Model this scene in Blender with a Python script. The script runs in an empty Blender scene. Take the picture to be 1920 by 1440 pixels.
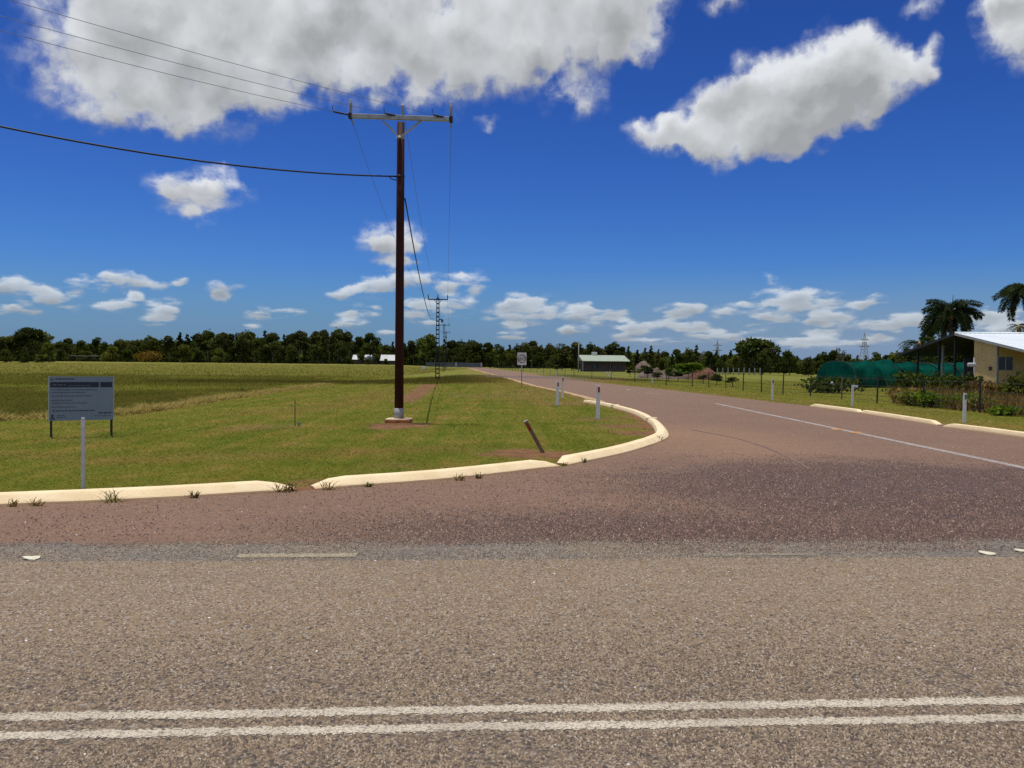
import bpy, bmesh, math, random
import numpy as np
from mathutils import Vector, Matrix

random.seed(7)
rng = np.random.default_rng(11)
SC = bpy.context.scene
COL = SC.collection
PI = math.pi

# ------------------------------------------------------------------ camera
FOC, EYE = 1554.0, 1.6                       # focal length in pixels of a 1920 wide frame, eye height in metres
PITCH, ROLL = math.atan(37 / FOC), math.radians(0.55)
cam_data = bpy.data.cameras.new('camera')
cam_data.sensor_width = 36.0
cam_data.lens = 36.0 * FOC / 1920.0
cam_data.clip_start, cam_data.clip_end = 0.1, 20000.0
cam = bpy.data.objects.new('camera', cam_data)
COL.objects.link(cam)
CAM_ROT = Matrix.Rotation(PI / 2 - PITCH, 3, 'X') @ Matrix.Rotation(ROLL, 3, 'Z')
cam.matrix_world = Matrix.Translation((0, 0, EYE)) @ CAM_ROT.to_4x4()
SC.camera = cam


def ray(px, py):
    return CAM_ROT @ Vector(((px - 960) / FOC, (720 - py) / FOC, -1))


def G(px, py, z=0.0):                        # survey: the ground point sighted at a photo pixel
    d = ray(px, py)
    t = (z - EYE) / d.z
    return Vector((d.x * t, d.y * t, z))


def at(px, py, Y):                           # survey: the point sighted at a photo pixel, Y metres ahead
    d = ray(px, py)
    t = Y / d.y
    return Vector((d.x * t, Y, EYE + d.z * t))


# ------------------------------------------------------------------ sun, exposure
SUN_DIR = Vector((-0.11, 0.06, 1.0)).normalized()
SUN_EL, SUN_AZ = math.asin(SUN_DIR.z), math.atan2(SUN_DIR.x, SUN_DIR.y)
sd = bpy.data.lights.new('sun', 'SUN')
sd.energy, sd.angle, sd.color = 3.6, math.radians(0.55), (1.0, 0.955, 0.87)
sun = bpy.data.objects.new('sun', sd)
COL.objects.link(sun)
sun.rotation_euler = SUN_DIR.to_track_quat('Z', 'Y').to_euler()
sun.location = (0, 0, 50)
SC.view_settings.view_transform = 'Standard'
SC.view_settings.look = 'None'
SC.view_settings.gamma = 1.0
SC.view_settings.exposure = 0.0
SC.view_settings.use_curve_mapping = False
SC.render.engine = 'CYCLES'
SC.cycles.max_bounces = 6
SC.cycles.diffuse_bounces = 3
SC.cycles.transparent_max_bounces = 12
SC.cycles.use_denoising = False
SC.cycles.use_adaptive_sampling = False


# ------------------------------------------------------------------ node helper
class NT:
    def __init__(s, tree):
        s.t = tree
        s.t.nodes.clear()

    def n(s, typ, **kw):
        nd = s.t.nodes.new(typ)
        for k, v in kw.items():
            setattr(nd, k, v)
        return nd

    def put(s, sock, v):
        if isinstance(v, bpy.types.NodeSocket):
            s.t.links.new(v, sock)
        elif v is not None:
            if hasattr(sock.default_value, '__len__'):
                v = tuple(v) if hasattr(v, '__len__') else (v,) * 3
                if len(sock.default_value) == 4 and len(v) == 3:
                    v = v + (1.0,)
            sock.default_value = v

    def m(s, op, a, b=None, c=None, clamp=False):
        nd = s.n('ShaderNodeMath', operation=op, use_clamp=clamp)
        for i, v in enumerate((a, b, c)):
            s.put(nd.inputs[i], v) if v is not None else None
        return nd.outputs[0]

    def vm(s, op, a, b=None):
        nd = s.n('ShaderNodeVectorMath', operation=op)
        s.put(nd.inputs[0], a)
        if b is not None:
            s.put(nd.inputs[3 if op == 'SCALE' else 1], b)
        return nd.outputs[0]

    def mix(s, fac, a, b, blend='MIX'):
        nd = s.n('ShaderNodeMix', data_type='RGBA', blend_type=blend)
        s.put(nd.inputs[0], fac)
        s.put(nd.inputs[6], a)
        s.put(nd.inputs[7], b)
        return nd.outputs[2]

    def noise(s, vec, scale, detail=4.0, rough=0.55, dist=0.0, two=False):
        nd = s.n('ShaderNodeTexNoise', noise_dimensions='2D' if two else '3D')
        s.put(nd.inputs['Vector'], vec)
        s.put(nd.inputs['Scale'], scale)
        nd.inputs['Detail'].default_value = detail
        nd.inputs['Roughness'].default_value = rough
        nd.inputs['Distortion'].default_value = dist
        return nd.outputs[0], nd.outputs[1]

    def ramp(s, v, lo, hi, smooth=True):
        nd = s.n('ShaderNodeMapRange', interpolation_type='SMOOTHSTEP' if smooth else 'LINEAR', clamp=True)
        s.put(nd.inputs[0], v)
        nd.inputs[1].default_value, nd.inputs[2].default_value = lo, hi
        return nd.outputs[0]

    def curve(s, v, pts):                    # piecewise linear value: [(v, out)...], v in 0..1
        nd = s.n('ShaderNodeValToRGB')
        s.put(nd.inputs[0], v)
        cr = nd.color_ramp
        while len(cr.elements) < len(pts):
            cr.elements.new(0.5)
        for e, (p, o) in zip(cr.elements, pts):
            e.position = p
            e.color = (o, o, o, 1) if not hasattr(o, '__len__') else (*o, 1)
        return nd.outputs[0]

    def mapping(s, vec, loc=(0, 0, 0), rot=(0, 0, 0), scale=(1, 1, 1), kind='POINT'):
        nd = s.n('ShaderNodeMapping', vector_type=kind)
        s.put(nd.inputs[0], vec)
        nd.inputs[1].default_value, nd.inputs[2].default_value, nd.inputs[3].default_value = loc, rot, scale
        return nd.outputs[0]


# ------------------------------------------------------------------ sky
world = bpy.data.worlds.new('World')
SC.world = world
world.use_nodes = True
w = NT(world.node_tree)
sky = w.n('ShaderNodeTexSky', sky_type='NISHITA', sun_disc=False)
sky.sun_elevation, sky.sun_rotation = SUN_EL, SUN_AZ
sky.altitude, sky.air_density, sky.dust_density, sky.ozone_density = 0.0, 1.0, 0.6, 2.5
gm = w.n('ShaderNodeGamma')
w.put(gm.inputs[0], sky.outputs[0])
gm.inputs[1].default_value = 1.75
SKY_TINT = (0.088, 0.147, 0.250)
blue = w.mix(1.0, gm.outputs[0], SKY_TINT, 'MULTIPLY')
tc = w.n('ShaderNodeTexCoord')
sep = w.n('ShaderNodeSeparateXYZ')
w.put(sep.inputs[0], tc.outputs['Generated'])
az = w.m('ARCTAN2', sep.outputs[0], sep.outputs[1])
el = w.m('ARCSINE', sep.outputs[2])
cmb = w.n('ShaderNodeCombineXYZ')
w.put(cmb.inputs[0], az)
w.put(cmb.inputs[1], el)
P0 = cmb.outputs[0]


def azel(px, py):
    d = ray(px, py).normalized()
    return math.atan2(d.x, d.y), math.asin(d.z)


# cumulus: (photo x, y, half length, half height, tilt in degrees, weight)
CLOUDS = [
    # the great bank at the upper left
    (225, 95, 205, 132, 0, 1.0), (385, 105, 185, 140, 0, 1.0), (545, 75, 150, 110, 0, .95), (700, 90, 170, 105, 0, .95), (800, 120, 130, 92, 0, .9), (940, 90, 150, 98, 0, .95), (1080, 70, 150, 86, 0, .9),
    (1185, 50, 92, 76, 0, .7), (500, 205, 80, 40, 0, .45), (1075, 185, 84, 44, 0, .6), (320, -70, 280, 130, 0, 1.0), (720, -70, 340, 130, 0, 1.0), (1060, -70, 270, 120, 0, .9), (255, 195, 140, 48, 0, .5),
    # the leaning cloud at the upper right
    (1262, 252, 96, 40, -4, .9), (1340, 216, 98, 70, 20, .85), (1400, 165, 76, 66, 0, .7), (1405, 250, 122, 58, 12, .85), (1490, 190, 125, 95, 20, .95), (1572, 145, 108, 88, 10, .9), (1615, 112, 70, 66, 0, .75),
    (1640, 165, 84, 58, 20, .7), (1695, 155, 60, 44, 30, .5), (1748, 112, 30, 40, 0, .5), (1505, 255, 95, 46, 10, .7),
    # single puffs
    (371, 362, 108, 52, 0, .95), (728, 455, 66, 44, 0, .85), (752, 484, 42, 34, 0, .6), (735, 533, 120, 22, 12, .85), (645, 546, 40, 12, 4, .8), (868, 532, 58, 26, 10, .9), (981, 580, 92, 30, 6, 1.0), (1085, 588, 40, 16, 8, .9),
    (781, 580, 50, 26, 5, .8), (855, 580, 50, 26, 5, .7), (1912, 50, 76, 80, 20, .9), (1900, 5, 70, 34, 0, .7), (1362, 4, 60, 22, 0, .55), (1722, 12, 50, 20, 0, .32), (925, 226, 44, 14, 0, .35), (1440, 536, 34, 9, 0, .36),
    # far cumulus low over the land
    (27, 534, 70, 18, 3, .85), (96, 562, 70, 25, 4, .9), (156, 533, 34, 16, 0, .7), (220, 534, 105, 17, 3, .9), (339, 527, 22, 11, 25, .8), (417, 541, 42, 15, 12, .9), (408, 555, 22, 9, 0, .7), (211, 573, 46, 13, 4, .8),
    (254, 562, 24, 11, 18, .75), (303, 578, 44, 19, 8, .8), (296, 598, 40, 12, 4, .65), (27, 582, 70, 8, 0, .6), (500, 587, 50, 16, 8, .9), (552, 582, 34, 8, 0, .7), (660, 584, 34, 13, 8, .85), (697, 583, 22, 11, 20, .8),
    (656, 606, 42, 12, 5, .7), (477, 612, 26, 7, 0, .5), (1139, 596, 54, 17, 6, .85), (1181, 620, 48, 20, 8, .8), (1074, 619, 38, 12, 0, .7), (959, 630, 38, 10, 0, .7), (964, 611, 26, 9, 0, .6), (807, 606, 26, 10, 0, .6),
    (722, 626, 26, 8, 0, .5), (1487, 567, 110, 25, 5, 1.0), (1625, 571, 46, 13, 5, .95), (1551, 600, 62, 23, 8, .95), (1300, 578, 30, 13, 15, .9), (1267, 589, 54, 17, 10, .85), (1366, 582, 48, 17, 5, .75), (1300, 614, 42, 14, 8, .75),
    (1440, 601, 80, 13, 4, .8), (1657, 628, 40, 12, 6, .85), (1497, 637, 56, 14, 10, .75), (1545, 630, 38, 13, 15, .7), (1359, 625, 90, 16, 4, .75), (1666, 608, 80, 13, 2, .75), (1858, 591, 70, 20, 4, .8), (1835, 606, 40, 17, 20, .75),
    (1890, 615, 50, 16, 20, .75), (1250, 612, 55, 15, 5, .7), (1420, 640, 90, 10, 3, .5), (1600, 645, 110, 10, 2, .5), (1720, 600, 60, 14, 3, .7), (560, 640, 60, 8, 0, .35), (1240, 640, 80, 8, 0, .4),
    # the same sky goes on beyond the frame
    (-420, 150, 330, 120, 8, 1.0), (-900, 330, 260, 80, 4, .9), (2400, 180, 340, 130, -8, 1.0), (2900, 420, 260, 70, 5, .9),
]
warp_c = w.noise(P0, 16.0, 2.0, two=True)[1]
wv = w.vm('SCALE', w.vm('SUBTRACT', warp_c, (0.5, 0.5, 0.5)), 0.045)
warp_f = w.noise(P0, 60.0, 3.0, two=True)[1]
wf = w.vm('SCALE', w.vm('SUBTRACT', warp_f, (0.5, 0.5, 0.5)), 0.016)
elf = w.ramp(el, 0.02, 0.16)                                   # lumps shrink towards the horizon
elf = w.m('MULTIPLY_ADD', elf, 0.82, 0.18)
Pw = w.vm('ADD', P0, w.vm('SCALE', w.vm('ADD', wv, wf), elf))
field = hsum = None
NI = 0
for (px, py, rx_, ry_, tilt, wt) in CLOUDS:
    a, e = azel(px, py)
    if field is not None and NI % 6 == 0:                      # keeps the node stack short
        Pw = w.vm('ADD', Pw, w.vm('SCALE', Pw, w.m('MULTIPLY', field, 1e-7)))
    NI += 1
    if py > 520 and 0 < px < 1920:
        rx_, ry_ = rx_ * .92, ry_ * 1.10
    mp = w.mapping(Pw, (a, e, 0), (0, 0, math.radians(tilt)), (rx_ / FOC * 1.08 * math.cos(a) ** 1.2, ry_ / FOC * 1.08, 1), 'TEXTURE')
    gr = w.n('ShaderNodeTexGradient', gradient_type='SPHERICAL')
    w.put(gr.inputs[0], mp)
    v = w.m('MULTIPLY', gr.outputs['Fac'], wt)
    sy = w.n('ShaderNodeSeparateXYZ')
    w.put(sy.inputs[0], mp)
    field = v if field is None else w.m('ADD', field, v)
    hsum = w.m('MULTIPLY', v, sy.outputs[1]) if hsum is None else w.m('MULTIPLY_ADD', v, sy.outputs[1], hsum)
# scattered cumulus of the cloud layer elsewhere: unseen overhead and behind, cover raised for whiter fill light
zc = w.m('MAXIMUM', sep.outputs[2], 0.04)
pc = w.n('ShaderNodeCombineXYZ')
w.put(pc.inputs[0], w.m('DIVIDE', sep.outputs[0], zc))
w.put(pc.inputs[1], w.m('DIVIDE', sep.outputs[1], zc))
cover = w.ramp(w.noise(pc.outputs[0], 0.55, 3.0)[0], 0.42, 0.66)
outside = w.m('MAXIMUM', w.ramp(w.m('ABSOLUTE', az), 0.75, 1.0), w.ramp(el, 0.48, 0.68))
outside = w.m('MULTIPLY', outside, w.ramp(el, 0.02, 0.1))
field = w.m('ADD', field, w.m('MULTIPLY', w.m('MULTIPLY', cover, outside), 0.95))
lo_s = w.m('MULTIPLY_ADD', w.ramp(el, 0.06, 0.17), -1.0, 1.0)       # 1 near the horizon
ey = w.m('MULTIPLY', w.m('LOGARITHM', w.m('ADD', w.m('MAXIMUM', el, 0.0), 0.045), math.e), 0.50)      # lumps get flatter with distance
cv = w.n('ShaderNodeCombineXYZ')
w.put(cv.inputs[0], w.m('MULTIPLY', az, 1.3))
w.put(cv.inputs[1], ey)
V_ = w.vm('ADD', cv.outputs[0], wf)


def lumps(V):
    """billows and wisps: rounded lobes plus fractal detail"""
    f = w.noise(V, 22.0, 8.0, 0.58, two=True)[0]
    vo = w.n('ShaderNodeTexVoronoi', feature='SMOOTH_F1', voronoi_dimensions='2D')
    w.put(vo.inputs['Vector'], V)
    vo.inputs['Scale'].default_value = 26.0
    vo.inputs['Smoothness'].default_value = 0.6
    return w.m('ADD', w.m('MULTIPLY', w.m('SUBTRACT', f, 0.5), 1.25), w.m('MULTIPLY', w.m('SUBTRACT', 0.42, vo.outputs['Distance']), 0.55))


L0 = lumps(V_)
L1 = lumps(w.vm('ADD', V_, (-0.004, 0.0105, 0)))                    # the same, a step towards the light
soft = w.noise(V_, 7.0, 2.5, 0.45, two=True)[0]
softL = w.noise(w.vm('ADD', V_, (-0.012, 0.034, 0)), 7.0, 2.5, 0.45, two=True)[0]
gate_ = w.m('MINIMUM', w.m('MULTIPLY', field, 2.4), 1.0)
dens = w.m('ADD', field, w.m('MULTIPLY', w.m('ADD', L0, w.m('MULTIPLY', w.m('SUBTRACT', soft, 0.5), 0.8)), w.m('MULTIPLY', gate_, w.m('MULTIPLY_ADD', lo_s, 0.7, 1.0))))
alpha = w.ramp(dens, 0.04, 0.74)
core = w.ramp(dens, 0.40, 1.5)
hgt_ = w.m('DIVIDE', hsum, w.m('MAXIMUM', field, 0.02))
br = w.m('MULTIPLY_ADD', core, -0.15, 0.73)
br = w.m('ADD', br, w.m('MULTIPLY', w.m('SUBTRACT', L0, L1), 0.20))
br = w.m('ADD', br, w.m('MULTIPLY', hgt_, 0.32))
br = w.m('ADD', br, w.m('MULTIPLY', w.m('SUBTRACT', soft, softL), 0.85))
br = w.m('MINIMUM', w.m('MAXIMUM', br, 0.42), 0.90)
br = w.m('MULTIPLY', br, w.m('MULTIPLY_ADD', w.ramp(el, 0.02, 0.15), 0.16, 0.84))
br = w.m('MULTIPLY', br, 9.0)
ccol = w.mix(lo_s, w.mix(core, (0.97, 1.0, 1.04), (0.95, 0.985, 1.0)), (0.90, 0.98, 1.06))
cl = w.n('ShaderNodeVectorMath', operation='SCALE')
w.put(cl.inputs[0], ccol)
w.put(cl.inputs[3], br)
# thin milky veil between the far puffs
veil = w.m('MULTIPLY', w.m('MULTIPLY', w.ramp(el, 0.12, 0.025), w.m('MULTIPLY_ADD', w.ramp(az, -0.1, 0.2), 0.24, 0.62)), w.m('MULTIPLY_ADD', soft, 0.5, 0.7), clamp=True)
blue = w.mix(veil, blue, w.mix(w.ramp(az, -0.1, 0.25), (1.45, 2.55, 4.55), (2.1, 3.05, 4.7)))
final = w.mix(w.m('MULTIPLY', alpha, w.m('MULTIPLY_ADD', lo_s, -0.16, 0.98)), blue, cl.outputs[0])
bg = w.n('ShaderNodeBackground')
w.put(bg.inputs[0], final)
bg.inputs[1].default_value = 0.1
wo = w.n('ShaderNodeOutputWorld')
w.put(wo.inputs[0], bg.outputs[0])
world.cycles.sampling_method = 'MANUAL'
world.cycles.sample_map_resolution = 512


# ------------------------------------------------------------------ materials
def new_mat(name):
    m = bpy.data.materials.new(name)
    m.use_nodes = True
    k = NT(m.node_tree)
    out = k.n('ShaderNodeOutputMaterial')
    bs = k.n('ShaderNodeBsdfPrincipled')
    k.put(out.inputs[0], bs.outputs[0])
    return m, k, bs, out


def obco(k):
    return k.n('ShaderNodeTexCoord').outputs['Object']


def geopos(k):
    return k.n('ShaderNodeNewGeometry').outputs['Position']


def bump(k, bs, h, strength, dist):
    b = k.n('ShaderNodeBump')
    b.inputs['Strength'].default_value, b.inputs['Distance'].default_value = strength, dist
    k.put(b.inputs['Height'], h)
    k.put(bs.inputs['Normal'], b.outputs[0])
    return b


def plain(name, c, rough=0.6, metal=0.0, c2=None, scale=4.0, bmp=0.0, spec=0.5, stretch=(1, 1, 1), lo=0.35, hi=0.7):
    m, k, bs, _ = new_mat(name)
    c2 = c2 or tuple(x * 0.72 for x in c)
    v = k.mapping(obco(k), scale=stretch)
    f = k.noise(v, scale, 6.0, 0.62)[0]
    k.put(bs.inputs['Base Color'], k.mix(k.ramp(f, lo, hi), c, c2))
    bs.inputs['Roughness'].default_value = rough
    bs.inputs['Metallic'].default_value = metal
    bs.inputs['Specular IOR Level'].default_value = spec
    if bmp:
        bump(k, bs, k.noise(v, scale * 9, 4.0)[0], bmp, 0.01)
    return m


def leafy(name, c, c2, trans=0.3, up=0.0, var=0.35):
    """foliage: colour varies from clump to clump"""
    m, k, bs, out = new_mat(name)
    gi = k.n('ShaderNodeNewGeometry')
    r = gi.outputs['Random Per Island']
    col = k.mix(r, c, c2)
    oi = k.n('ShaderNodeObjectInfo').outputs['Random']
    col = k.mix(1.0, col, k.mix(oi, (1 - var,) * 3, (1 + var, 1 + var * .9, 1 + var * .4)), 'MULTIPLY')
    df = k.n('ShaderNodeBsdfDiffuse')
    tr = k.n('ShaderNodeBsdfTranslucent')
    k.put(df.inputs[0], col)
    k.put(tr.inputs[0], k.mix(1.0, col, (1.1, 1.2, 0.5), 'MULTIPLY'))
    ms = k.n('ShaderNodeMixShader')
    ms.inputs[0].default_value = trans
    k.put(ms.inputs[1], df.outputs[0])
    k.put(ms.inputs[2], tr.outputs[0])
    if up:
        nv = k.vm('NORMALIZE', k.vm('ADD', k.vm('SCALE', gi.outputs['Normal'], 1 - up), (0, 0, up)))
        k.put(df.inputs['Normal'], nv)
    k.put(out.inputs[0], ms.outputs[0])
    return m


M = {}
M['kerb'], k, bs, _ = new_mat('kerb_concrete')
co = geopos(k)
f1 = k.noise(co, 2.2, 6.0, .6)[0]
f2 = k.noise(co, 38.0, 4.0, .6)[0]
sp = k.n('ShaderNodeSeparateXYZ')
k.put(sp.inputs[0], co)
c = k.mix(k.ramp(f1, .35, .7), (.86, .69, .425), (.77, .59, .335))
c = k.mix(k.m('MULTIPLY', k.ramp(f2, .55, .75), .35), c, (.40, .28, .16))
stain = k.m('MULTIPLY', k.ramp(k.m('ADD', sp.outputs[2], k.m('MULTIPLY', k.m('SUBTRACT', f1, .5), .09)), .05, .0), .8)
chip = k.m('MULTIPLY', k.ramp(k.noise(k.mapping(co, scale=(1, 1, 2.5)), 11.0, 6.0, .75)[0], .60, .70), .45)
c = k.mix(chip, c, (.46, .36, .24))
c = k.mix(k.m('MULTIPLY', stain, k.m('MULTIPLY_ADD', f1, .9, .35), clamp=True), c, (.40, .19, .075))                            # red dust splashed along the foot
k.put(bs.inputs['Base Color'], c)
bs.inputs['Roughness'].default_value = .85
bump(k, bs, f2, .25, .01)

M['steel'] = plain('galvanised_steel', (.46, .47, .48), .5, .3, (.34, .35, .36), 6, .05)
M['red_steel'] = plain('red_oxide_steel', (.050, .011, .008), .7, 0, (.032, .008, .007), 3, .05, .2)
M['grey_paint'] = plain('grey_paint', (.33, .34, .35), .6, 0, (.25, .24, .22), 5)
M['dark_steel'] = plain('dark_steel', (.035, .035, .04), .6, .3)
M['lattice'] = plain('lattice_steel', (.022, .026, .022), .6, .2)
M['black_cable'] = plain('black_cable', (.012, .012, .016), .5)
M['wire'] = plain('aluminium_wire', (.20, .22, .26), .6, .2)
M['concrete'] = plain('slab_concrete', (.60, .50, .36), .9, 0, (.48, .30, .17), 4, .2)
M['red_edge'] = plain('red_stained_concrete', (.50, .20, .065), .9, 0, (.26, .09, .035), 5, .2)
M['white_plastic'] = plain('white_plastic', (.78, .78, .78), .45, 0, (.70, .68, .64), 6)
M['pale_plastic'] = plain('pale_grey_plastic', (.60, .61, .62), .5, 0, (.47, .46, .42), 8)
M['red_reflector'] = plain('red_reflector', (.30, .012, .010), .3, 0, (.22, .01, .01), 8)
M['grey_reflector'] = plain('grey_reflector', (.10, .14, .18), .3)
M['rusty'] = plain('rusty_brown_post', (.24, .15, .10), .8, 0, (.13, .075, .05), 12, .3)
M['sign_board'] = plain('sign_board_face', (.215, .265, .345), .5, 0, (.19, .235, .31), 2)
M['sign_edge'] = plain('sign_board_edge', (.5, .52, .5), .5)
M['navy'] = plain('navy_print', (.018, .018, .05), .5)
M['print'] = plain('grey_print', (.11, .13, .18), .6)
M['dark_print'] = plain('dark_print', (.06, .075, .12), .6)
M['sign_white'] = plain('sign_white', (.80, .79, .76), .5)
M['sign_red'] = plain('sign_red', (.22, .02, .02), .5)
M['sign_black'] = plain('sign_black', (.02, .02, .022), .5)
M['timber'] = plain('dark_timber', (.05, .042, .028), .8, 0, (.03, .026, .018), 6)
M['roof_white'] = plain('white_steel_roof', (.80, .86, .86), .35, 0, (.72, .78, .78), .6, 0)
M['shed_roof'] = plain('shed_roof', (.52, .54, .54), .6, 0, (.42, .44, .44), .5)
M['roof_green'] = plain('pale_green_roof', (.31, .37, .275), .6, 0, (.26, .32, .24), .6)
M['cream'] = plain('cream_wall', (.66, .45, .205), .85, 0, (.57, .38, .165), 1.2, .1)
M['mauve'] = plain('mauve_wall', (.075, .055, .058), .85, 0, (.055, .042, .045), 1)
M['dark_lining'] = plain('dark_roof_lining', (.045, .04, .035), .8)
M['trim'] = plain('grey_trim', (.42, .42, .40), .6)
M['white_trim'] = plain('white_trim', (.75, .75, .73), .6)
M['bark'] = plain('grey_bark', (.16, .12, .09), .9, 0, (.08, .06, .045), 3, .3, stretch=(3, 3, .5))
M['palm_bark'] = plain('palm_bark', (.12, .085, .06), .9, 0, (.07, .045, .03), 4, .3)
M['crownshaft'] = plain('orange_crownshaft', (.38, .17, .05), .7, 0, (.24, .18, .06), 3)
M['spoil'] = plain('spoil_earth', (.24, .18, .15), .95, 0, (.15, .09, .065), 1.1, .6)
M['red_spoil'] = plain('red_spoil_earth', (.17, .075, .045), .95, 0, (.15, .06, .035), 1.5, .6)
M['gate'] = plain('grey_gate_steel', (.20, .23, .28), .6, .2)
M['guard'] = plain('pale_green_plastic', (.30, .34, .20), .6)
M['paper'] = plain('cream_litter', (.72, .68, .50), .6, 0, (.55, .50, .34), 30)
M['quartz'] = plain('quartz', (.86, .85, .82), .3)

m, k, bs, _ = new_mat('window_glass')
bs.inputs['Base Color'].default_value = (.015, .02, .035, 1)
bs.inputs['Roughness'].default_value = .08
M['glass'] = m

m, k, bs, out = new_mat('shade_cloth')
co = obco(k)
f = k.noise(co, 1.3, 4.0)[0]
c = k.mix(k.ramp(f, .35, .7), (.005, .095, .068), (.004, .055, .045))
df = k.n('ShaderNodeBsdfDiffuse')
tl = k.n('ShaderNodeBsdfTranslucent')
tp = k.n('ShaderNodeBsdfTransparent')
k.put(df.inputs[0], c)
k.put(tl.inputs[0], c)
a1 = k.n('ShaderNodeMixShader')
a1.inputs[0].default_value = .35
k.put(a1.inputs[1], df.outputs[0])
k.put(a1.inputs[2], tl.outputs[0])
a2 = k.n('ShaderNodeMixShader')
a2.inputs[0].default_value = .12
k.put(a2.inputs[1], a1.outputs[0])
k.put(a2.inputs[2], tp.outputs[0])
k.put(out.inputs[0], a2.outputs[0])
M['net'] = m

M['gum'] = leafy('gum_leaf', (.040, .050, .018), (.085, .090, .030), .25, .2)
M['dark_leaf'] = leafy('dark_leaf', (.030, .046, .013), (.070, .088, .022), .25, .2)
M['olive_leaf'] = leafy('olive_leaf', (.070, .080, .018), (.12, .130, .030), .3, .25)
M['light_leaf'] = leafy('light_leaf', (.085, .11, .025), (.13, .155, .04), .3)
M['bright_leaf'] = leafy('bright_leaf', (.085, .14, .018), (.15, .21, .035), .35)
M['orange_flower'] = leafy('orange_flower', (.30, .15, .03), (.26, .20, .05), .3)
M['palm_leaf'] = leafy('palm_leaf', (.030, .046, .020), (.075, .095, .04), .2)
M['dry_twig'] = leafy('dry_twig', (.17, .14, .12), (.24, .2, .17), .1)
M['dry_weed'] = leafy('dry_weed', (.24, .15, .06), (.13, .09, .035), .3, .5)
M['green_weed'] = leafy('green_weed', (.11, .13, .03), (.18, .17, .05), .3, .5)
M['straw'] = leafy('straw', (.40, .31, .13), (.27, .215, .08), .3, .6)


# ---- grass and ground share one colour recipe
def grass_colour(k):
    pos = geopos(k)
    at_ = k.n('ShaderNodeAttribute', attribute_name='patch')
    s3 = k.n('ShaderNodeSeparateColor')
    k.put(s3.inputs[0], at_.outputs['Color'])
    soil, straw, dark = s3.outputs[0], s3.outputs[1], s3.outputs[2]
    a = k.noise(pos, .55, 5.0, .6)[0]
    b = k.noise(pos, 3.1, 5.0, .65)[0]
    d = k.noise(k.mapping(pos, rot=(0, 0, math.radians(-4)), scale=(1.6, .05, 1)), 1.0, 4.0, .6)[0]     # mown stripes along the verge
    e = k.noise(pos, 23.0, 3.0, .6)[0]
    mixf = k.m('ADD', k.m('ADD', k.m('MULTIPLY', a, .36), k.m('MULTIPLY', b, .24)), k.m('ADD', k.m('MULTIPLY', d, .34), k.m('MULTIPLY', e, .06)))
    g = k.curve(mixf, [(.38, (.092, .122, .016)), (.46, (.136, .155, .022)), (.53, (.182, .172, .031)), (.59, (.25, .180, .050))])
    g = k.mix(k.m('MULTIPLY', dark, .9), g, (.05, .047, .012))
    g = k.mix(k.m('MULTIPLY', straw, .85), g, k.mix(b, (.20, .14, .035), (.26, .17, .065)))
    return g, soil, b, e, pos


m, k, bs, _ = new_mat('ground')
g, soil, b, e, pos = grass_colour(k)
earth = k.mix(k.ramp(b, .35, .7), (.235, .120, .055), (.155, .082, .042))
at2 = k.n('ShaderNodeAttribute', attribute_name='patch')
s32 = k.n('ShaderNodeSeparateColor')
k.put(s32.inputs[0], at2.outputs['Color'])
earth = k.mix(k.ramp(s32.outputs[1], .4, .9), earth, (.46, .33, .18))
sm = k.ramp(k.m('ADD', soil, k.m('MULTIPLY', k.m('SUBTRACT', b, .5), 1.0)), .30, .85)
k.put(bs.inputs['Base Color'], k.mix(sm, g, earth))
bs.inputs['Roughness'].default_value = 1.0
bs.inputs['Specular IOR Level'].default_value = 0.1
h = k.m('ADD', k.noise(pos, 14.0, 4.0, .7)[0], k.m('MULTIPLY', k.noise(pos, 60.0, 3.0, .6)[0], .5))
bump(k, bs, h, .6, .06)
M['ground'] = m

m, k, bs, out = new_mat('grass_blade')
g, soil, b, e, pos = grass_colour(k)
gi = k.n('ShaderNodeNewGeometry')
r = gi.outputs['Random Per Island']
g = k.mix(k.m('MULTIPLY', soil, .75), g, (.17, .115, .045))
g = k.mix(1.0, g, k.mix(r, (.86, .88, .85), (1.18, 1.15, 1.15)), 'MULTIPLY')
df = k.n('ShaderNodeBsdfDiffuse')
tr = k.n('ShaderNodeBsdfTranslucent')
k.put(df.inputs[0], g)
k.put(tr.inputs[0], g)
k.put(df.inputs['Normal'], k.vm('NORMALIZE', k.vm('ADD', k.vm('SCALE', gi.outputs['Normal'], .25), (0, 0, .75))))
ms = k.n('ShaderNodeMixShader')
ms.inputs[0].default_value = .3
k.put(ms.inputs[1], df.outputs[0])
k.put(ms.inputs[2], tr.outputs[0])
k.put(out.inputs[0], ms.outputs[0])
M['grass'] = m


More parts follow.
